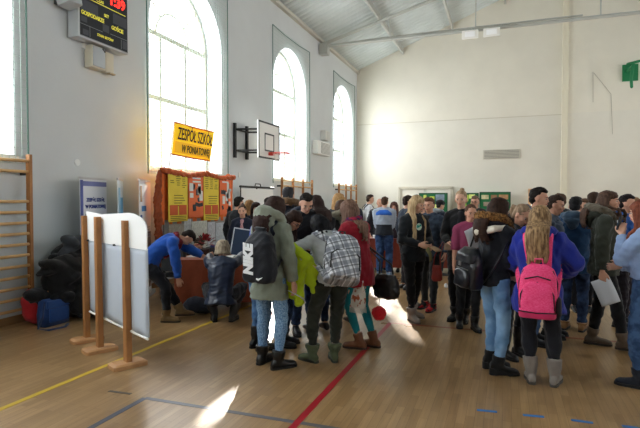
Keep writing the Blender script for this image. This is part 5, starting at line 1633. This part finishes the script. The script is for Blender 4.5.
add('dark622', at=(621, 326), face=105, H=1.69, sex='m', label='dark-haired boy in blue hooded jacket behind the olive parka girl\'s face', hair=('short', '#191516'), top=dict(m=cloth('#1b4c92'), puff=.045, hem=.12, hood=True, hood_m=cloth('#1f56a4')), bottom=dict(kind='jeans', m=cloth('#27222a')), armL='front', armR='front', skin='a')
add('fair634', at=(634, 318), face=-70, H=1.66, label='fair-haired person at the right edge beyond the pale blue sweatshirt', hair=('bob', '#7a5c42', .15, '#b3906a'), top=dict(m=cloth('#8a7560'), puff=.03, hem=.1), far=True, skin='a')
# ---- olive parka girl with a sheet
add('olive', at=(602, 347), face=88, H=1.72, label='girl with long brown hair striding in an olive parka', lean=3, hp=-2, hyaw=6, feet=((-.08, -.1, 0), (.09, .2, 5)),
    hair=('long', '#3a2a22', .26, '#5f473a', 84), top=dict(m=cloth('#30332a'), puff=.04, hem=.13, flare=.01, hood=True, fur=cloth('#5e5648'), inner=cloth('#d8dcdc')), bottom=dict(kind='slim', m=cloth('#101114')), shoes=dict(kind='ankle', m=leather('#5a4a3a', .6), sole='#2c241c'), armR=(.24, -.02, .76), armL='hang', poleR=(.4, -1, 0), skin='a')
# ---- girl at the right edge
add('sweat', at=(645, 386), face=-78, H=1.62, label='girl in pale blue sweatshirt and jeans holding a hand to her mouth', hp=6, hair=('long', '#5c2f22', .3, '#8a4c34', 60), top=dict(m=cloth('#8ea6cc'), puff=.035, hem=-.05, name='sweatshirt'), bottom=dict(kind='jeans', m=JEANS_MID), shoes=dict(kind='ankle', m=cloth('#20242e'), sole='#15161a'),
    armL=(-.02, .2, 1.38), armR=(.0, .22, 1.08), skin='b', feet=((-.1, .02, -5), (.1, -.08, 10)))

# ------------------------------------------------------------------ what they carry
# black gym bag
f = F['khaki']
Mp = pack_frame(f, .035, .555, 4, .07, .0) @ Matrix.Scale(1.02, 4)
bag = empty('gym_bag', label='black drawstring gym bag with big white letters on the grey-green parka', cat='bag', matrix=Mp)
mb = cloth('#11141c', .7)
bm = bmesh.new()
loft(bm, [(V((0, -.09, z)), V((w / 2, 0, 0)), V((0, d / 2, 0))) for z, w, d in ((-.02, .28, .14), (0, .32, .17), (.05, .335, .19), (.2, .33, .2), (.34, .3, .17), (.42, .2, .11), (.45, .1, .06), (.48, .14, .07))], 24, 3)
fused('body', bm, mb, bag, .011, 2, .006, 12, 4)
text('lettering', 'NIKE', .135, plain('#e9ecef', .6), bag, basis((.0, -.06, 1), (-1, -.0, 0), (-.05, -.197, .19)), shear=.12, sx=.92, bold=.009)
bm = bmesh.new(); tube(bm, [(.04, -.19, .025), (.06, -.192, .018), (.1, -.185, .04)], [.008, .01, .002], 8, flat=.3, flatdir=(0, 1, 0))
obj('tick_emblem', bm, plain('#e9ecef', .6), bag)
bm = bmesh.new(); tube(bm, [(-.11, -.1, .4), (0, -.12, .44), (.11, -.1, .4), (.0, -.03, .44), (-.11, -.1, .4)], .007, 6); obj('drawstring', bm, plain('#0c0d10', .6), bag)
straps(f, Mp, bag, cloth('#1a2030'), .035, .1, .42, r_=.026)
# plaid rucksack
f = F['plaid']
Mp = pack_frame(f, .022, .66, 3, -.01) @ Matrix.Rotation(R(14), 4, 'Y') @ Matrix.Scale(1.14, 4)
bag = empty('plaid_rucksack', label='black and white plaid rucksack on the girl in the pale grey sweater', cat='rucksack', matrix=Mp)
mp_ = plaid('#d9dce2', '#14161c', '#5b616e', 11)
bm = bmesh.new(); rounded_pack(bm, .31, .17, .44); fused('body', bm, mp_, bag, .011, 2, .003, 12, 5)
bm = bmesh.new(); rounded_pack(bm, .25, .09, .25, x=0, y=-.13, z=.01); fused('front_pocket', bm, mp_, bag, .011, 2, .003, 12, 6)
bm = bmesh.new(); tube(bm, [(-.12, -.205, .08), (-.118, -.2, .2), (-.07, -.19, .245), (.07, -.19, .245), (.118, -.2, .2), (.12, -.205, .08)], .006, 6); obj('zip', bm, BLACK, bag)
bm = bmesh.new(); tube(bm, [(-.15, -.11, .1), (-.145, -.11, .32), (-.08, -.1, .41), (.08, -.1, .41), (.145, -.11, .32), (.15, -.11, .1)], .007, 6); obj('zip', bm, BLACK, bag)
bm = bmesh.new(); tube(bm, [(-.03, -.04, .43), (-.02, -.06, .48), (.02, -.06, .48), (.03, -.04, .43)], .009, 6); obj('handle', bm, BLACK, bag)
straps(f, Mp, bag, mp_, .022, .1, .4, r_=.03)
# pink rucksack
f = F['pink']
Mp = pack_frame(f, .06, .74, 2, .02) @ Matrix.Scale(.95, 4)
bag = empty('pink_rucksack', label='bright pink rucksack with black zips on the royal blue coat', cat='rucksack', matrix=Mp)
mpk = two_noise('#e8316e', '#f2588c', 60, .4, .6, .7, (1, 1, 4)); mpd = cloth('#c22a5c', .7); blk = plain('#121214', .6)
bm = bmesh.new(); rounded_pack(bm, .32, .17, .46); fused('body', bm, mpk, bag, .011, 2, .002, 12, 5)
bm = bmesh.new(); rounded_pack(bm, .275, .1, .3, x=0, y=-.125, z=.01); fused('front_pocket', bm, mpk, bag, .011, 2, .002, 12, 6)
bm = bmesh.new(); loft(bm, [(V((0, -.12, -.005)), V((.15, 0, 0)), V((0, .11, 0))), (V((0, -.12, .05)), V((.157, 0, 0)), V((0, .118, 0)))], 24, 3.2); fused('base_panel', bm, mpd, bag, .011, 1)
bm = bmesh.new(); tube(bm, [(-.137, -.19, .08), (-.132, -.2, .2), (-.1, -.19, .27), (0, -.185, .305), (.1, -.19, .27), (.132, -.2, .2), (.137, -.19, .08)], .006, 6); obj('zip', bm, blk, bag)
bm = bmesh.new(); tube(bm, [(-.155, -.11, .1), (-.155, -.11, .3), (-.12, -.12, .4), (-.04, -.1, .445), (.04, -.1, .445), (.12, -.12, .4), (.155, -.11, .3), (.155, -.11, .1)], .007, 6); obj('zip', bm, blk, bag)
bm = bmesh.new(); tube(bm, [(-.1, -.165, .33), (0, -.16, .355), (.1, -.165, .33)], .006, 6); obj('zip', bm, blk, bag)
bm = bmesh.new(); tube(bm, [(-.035, -.05, .44), (-.03, -.07, .5), (.03, -.07, .5), (.035, -.05, .44)], .012, 6, flat=.5); obj('handle', bm, mpk, bag)
bm = bmesh.new(); tube(bm, [(-.15, -.22, .055), (0, -.245, .05), (.15, -.22, .055)], .005, 6); obj('piping', bm, blk, bag)
bm = bmesh.new(); rounded_pack(bm, .05, .13, .16, x=.165, y=-.03, z=.02); obj('side_pocket', bm, plain('#1d1a20', .7), bag, smooth=True)
straps(f, Mp, bag, mpk, .06, .1, .42, r_=.032)
# black leather rucksack hung on one shoulder
f = F['furhood']
Mp = pack_frame(f, .03, .61, 3, -.08, .01)
bag = empty('black_rucksack', label='black leather rucksack hanging behind the fur hood girl', cat='rucksack', matrix=Mp @ Matrix.Rotation(R(6), 4, 'Y'))
ml = leather('#14171d', .35)
bm = bmesh.new(); rounded_pack(bm, .29, .16, .36); fused('body', bm, ml, bag, .011, 2, .005, 12, 5)
bm = bmesh.new(); rounded_pack(bm, .2, .07, .17, y=-.13, z=.02); fused('front_pocket', bm, ml, bag, .011, 2, .003, 12, 6)
bm = bmesh.new(); loft(bm, [(V((0, -.11, .25)), V((.12, 0, 0)), V((0, .09, 0))), (V((0, -.1, .33)), V((.11, 0, 0)), V((0, .085, 0))), (V((0, -.08, .38)), V((.07, 0, 0)), V((0, .05, 0)))], 20, 3); fused('flap', bm, ml, bag, .011, 1, .003)
bm = bmesh.new(); tube(bm, [(-.08, -.168, .19), (.08, -.168, .19)], .005, 6); obj('zip', bm, plain('#b9b9b4', .3, .9), bag)
box(bm := bmesh.new(), .0, -.2, .24, .03, .01, .04); obj('buckle', bm, plain('#b9b9b4', .3, .9), bag)
bm = bmesh.new(); tube(bm, [(-.1, -.01, .05), (-.17, .0, .12), (-.12, -.01, .3), (-.05, -.01, .5), (.05, .03, .66), (.1, .12, .7)], .013, 8, flat=.4); obj('strap', bm, ml, bag, smooth=True)
bm = bmesh.new(); tube(bm, [(.1, -.01, .05), (.17, .02, .16), (.24, .06, .34), (.24, .12, .46)], .011, 8, flat=.4); obj('strap', bm, ml, bag, smooth=True)
# dark rucksack of the boy in white
f = F['white366']
Mp = pack_frame(f, .02, .5, 3)
bag = empty('dark_rucksack', label='dark navy rucksack on the boy in the white shirt', cat='rucksack', matrix=Mp)
bm = bmesh.new(); rounded_pack(bm, .3, .18, .44); fused('body', bm, cloth('#1a1f2c'), bag, .014, 2)
straps(f, Mp, bag, cloth('#1a1f2c'), .02, .1, .4, r_=.022)
# lime jacket carried over the arm
f = F['plaid']
p = f.M @ (f.wr['L'] + V((0, 0, 0)))
lj = empty('lime_jacket', p - V((0, 0, .47)), f.M.to_euler().z, 'lime green jacket draped over the forearm of the black-haired girl', 'jacket')
bm = bmesh.new(); lm = cloth('#a9bf1c', .8)
e_ = (f.el['L'] - f.wr['L']) * .8; z0 = .47
loc_ = lambda v: V((v[0], v[1], v[2] + z0))
a_, b_ = V((0, .0, 0)), e_ * 1.05
for k in range(6):
    t = k / 5
    c = a_.lerp(b_, t)
    tube(bm, [loc_(c + V((-.02, 0, .03))), loc_(c + V((-.075, .01 * k, -.05))), loc_(c + V((-.09 - .01 * math.sin(k * 2), 0, -.22))), loc_(c + V((-.08 + .012 * math.sin(k * 3), 0, -.38 - .03 * math.sin(k * 2.2))))], [.045, .045, .045, .035], 10)
    tube(bm, [loc_(c + V((.0, 0, .035))), loc_(c + V((.06, 0, -.04))), loc_(c + V((.07, 0, -.25 - .03 * math.sin(k * 1.7))))], [.04, .04, .035], 10)
tube(bm, [loc_(a_ + V((0, 0, .03))), loc_(b_ + V((0, 0, .03)))], .06, 10)
fused('shell', bm, lm, lj, .011, 2, .008, 12, 6)
bm = bmesh.new(); tube(bm, [loc_(a_ + V((-.1, .05, -.05))), loc_(a_ + V((-.13, .04, -.2))), loc_(a_ + V((-.11, .0, -.4)))], [.045, .042, .035], 12, round_ends=False)
fused('sleeve', bm, lm, lj, .012, 2, .006, 16, 7)
# patterned tote and handbag of the red coat girl, red pompom
f = F['redcoat']
p = f.M @ V((-.1, .02, .46))
tt = empty('tote_bag', p, f.M.to_euler().z + R(10), 'patterned white cloth tote with fringe before the teal tights', 'bag')
bm = bmesh.new(); loft(bm, [(V((0, 0, 0)), V((0, .12, 0)), V((.035, 0, 0))), (V((0, 0, .12)), V((0, .125, 0)), V((.045, 0, 0))), (V((0, .0, .3)), V((0, .1, 0)), V((.02, 0, 0)))], 20, 3)
fused('body', bm, two_noise('#ded8cc', '#b05a3c', 17, .52, .56), tt, .011, 1, .004, 14, 3)
bm = bmesh.new()
for k in range(16): tube(bm, [(.03, -.11 + .0147 * k, .01), (.035, -.112 + .0147 * k, -.05)], .004, 5)
for k in range(16): tube(bm, [(-.03, -.11 + .0147 * k, .01), (-.035, -.112 + .0147 * k, -.05)], .004, 5)
obj('fringe', bm, plain('#d8d2c4', .8), tt)
obj('handle', TUBE([(0, -.06, .28), (0, -.03, .42), (0, .03, .42), (0, .06, .28)], .009, 6), plain('#7c5a40', .6), tt)
p = f.M @ V((.2, -.16, .54))
hb2 = empty('black_handbag', p, f.M.to_euler().z + R(0), 'round black leather handbag behind the red coat girl', 'bag')
bm = bmesh.new(); loft(bm, [(V((0, 0, z)), V((.075 * q, 0, 0)), V((0, .17 * w, 0))) for z, q, w in ((0, .6, .7), (.03, .9, .95), (.12, 1, 1.05), (.22, .8, .92), (.27, .4, .75))], 20, 2.6)
fused('body', bm, leather('#121215', .4), hb2, .011, 2, .005, 16, 8)
obj('handle', TUBE([V((0, -.1, .24)), V((0, -.07, .38)), f.el['R'] - V((.2, -.16, .54)) + V((.02, -.02, .07)), V((0, .09, .4)), V((0, .1, .24))], .011, 8), leather('#121215', .4), hb2, smooth=True)
p = f.M @ V((.1, -.14, .3))
pm = empty('red_pompom', p, 0, 'fluffy red pompom hanging below the black handbag', 'pompom')
bm = bmesh.new(); ell(bm, V((0, 0, .09)), .075); rs = random.Random(4)
for k in range(160):
    d = V((rs.gauss(0, 1), rs.gauss(0, 1), rs.gauss(0, 1))).normalized(); tube(bm, [V((0, 0, .09)) + d * .05, V((0, 0, .09)) + d * .078], [.014, .008], 5)
fused('tuft', bm, cloth('#d8202c', .9), pm, .009, 0, .001)
obj('cord', TUBE([(0, 0, .17), (.01, .01, .26), (0, .02, .36)], .004, 5), BLACK, pm)
# red bag by the tall woman
ft = F['tall']; lb = V((.3, .12, .52)); p = ft.M @ lb
rb = empty('red_handbag', p, ft.M.to_euler().z, 'dark red handbag hanging beside the tall woman in black', 'bag')
bm = bmesh.new(); loft(bm, [(V((0, 0, z)), V((.13 * w, 0, 0)), V((0, .05 * w, 0))) for z, w in ((0, .4), (.03, .6), (.18, .5), (.22, .4))], 20, 3)
fused('body', bm, leather('#8c2418', .5), rb, .012, 1, .003)
obj('handle', TUBE([V((-.05, 0, .2)), V((-.04, 0, .35)), ft.el['R'].lerp(ft.wr['R'], .5) - lb + V((0, 0, .05)), V((.03, 0, .35)), V((.05, 0, .2))], .009, 6), leather('#8c2418', .5), rb, smooth=True)
# badge
f = F['blonde']
b_ = f.chest + f.Fc @ (V((.03, .135, .04)) * f.s)
bd = empty('badge', f.M @ b_, f.M.to_euler().z, 'round green and white badge pinned on the blonde girl\'s sweater', 'badge')
obj('disc', TUBE([(0, 0, 0), (0, .008, 0)], .042, 18, False), two_noise('#2fa08a', '#d8ecd8', 26, .46, .54), bd)
obj('rim', TUBE([(.043 * math.cos(t), .005, .043 * math.sin(t)) for t in [2 * PI * k / 18 for k in range(19)]], .004, 6, False), plain('#cfe6dc', .4), bd)

paper(F['blonde'], 'L', 'beige booklet held by the blonde girl with the badge', '#b79a78', (.15, .22), (75, 0, 20), .09, name='booklet', thick=.012, cat='booklet')
o = paper(F['blonde'], 'R', 'small glossy leaflet dangling beside the blonde girl\'s hand', '#8f8a5c', (.1, .18), (10, 20, 30), .1, (0, .04, -.1), name='leaflet')
paper(F['tall'], 'R', 'brown folder in the hand of the tall woman in black', '#7a5f4a', (.14, .2), (70, 0, 10), .09, name='folder', thick=.01, cat='folder')
paper(F['magenta'], 'L', 'white sheet held up by the girl in the magenta shirt', '#cfd3da', (.21, .3), (-20, 25, 15), .1, (0, .05, .08))
paper(F['ponytail'], 'R', 'pale sheet read by the woman with tied-back hair', '#c3ced8', (.21, .3), (-30, 10, 20), .1, (0, .05, .14))
paper(F['olive'], 'R', 'white folded sheet hanging from the olive parka girl\'s hand', '#c9ccd2', (.19, .28), (8, 22, -75), .08, (0, .03, -.13))
paper(F['khaki'], 'R', 'crumpled white note in the hand of the girl in the grey-green parka', '#c9ccd2', (.14, .2), (60, 20, 0), .09, (.0, .03, -.06))
paper(F['redcoat'], 'L', 'white paper in the hand of the red coat girl', '#d5d2ca', (.15, .2), (70, 10, 0), .09)
f = F['sweat']
p = hand_pos(f, 'L', .08)
ph = empty('mobile_phone', p, f.M.to_euler().z, 'dark phone in the raised hand of the pale blue sweatshirt girl', 'phone')
obj('case', BOX(0, .02, .03, .07, .01, .13, Matrix.Rotation(R(15), 3, 'X')), BLACK, ph, bevel=.004)
obj('screen', BOX(0, .027, .03, .06, .004, .115, Matrix.Rotation(R(15), 3, 'X')), plain('#2e4560', .2), ph)
# small white ball on the floor
p = G(446, 288)
o = obj('paper_ball', TUBE([(0, 0, 0), (0, 0, .03)], [.035, .03], 9), plain('#dfe2e6', .8)); o.location = (p.x, p.y, .03)
tag(o, 'crumpled white paper ball on the floor behind the tall woman', 'paper ball')

harvest()
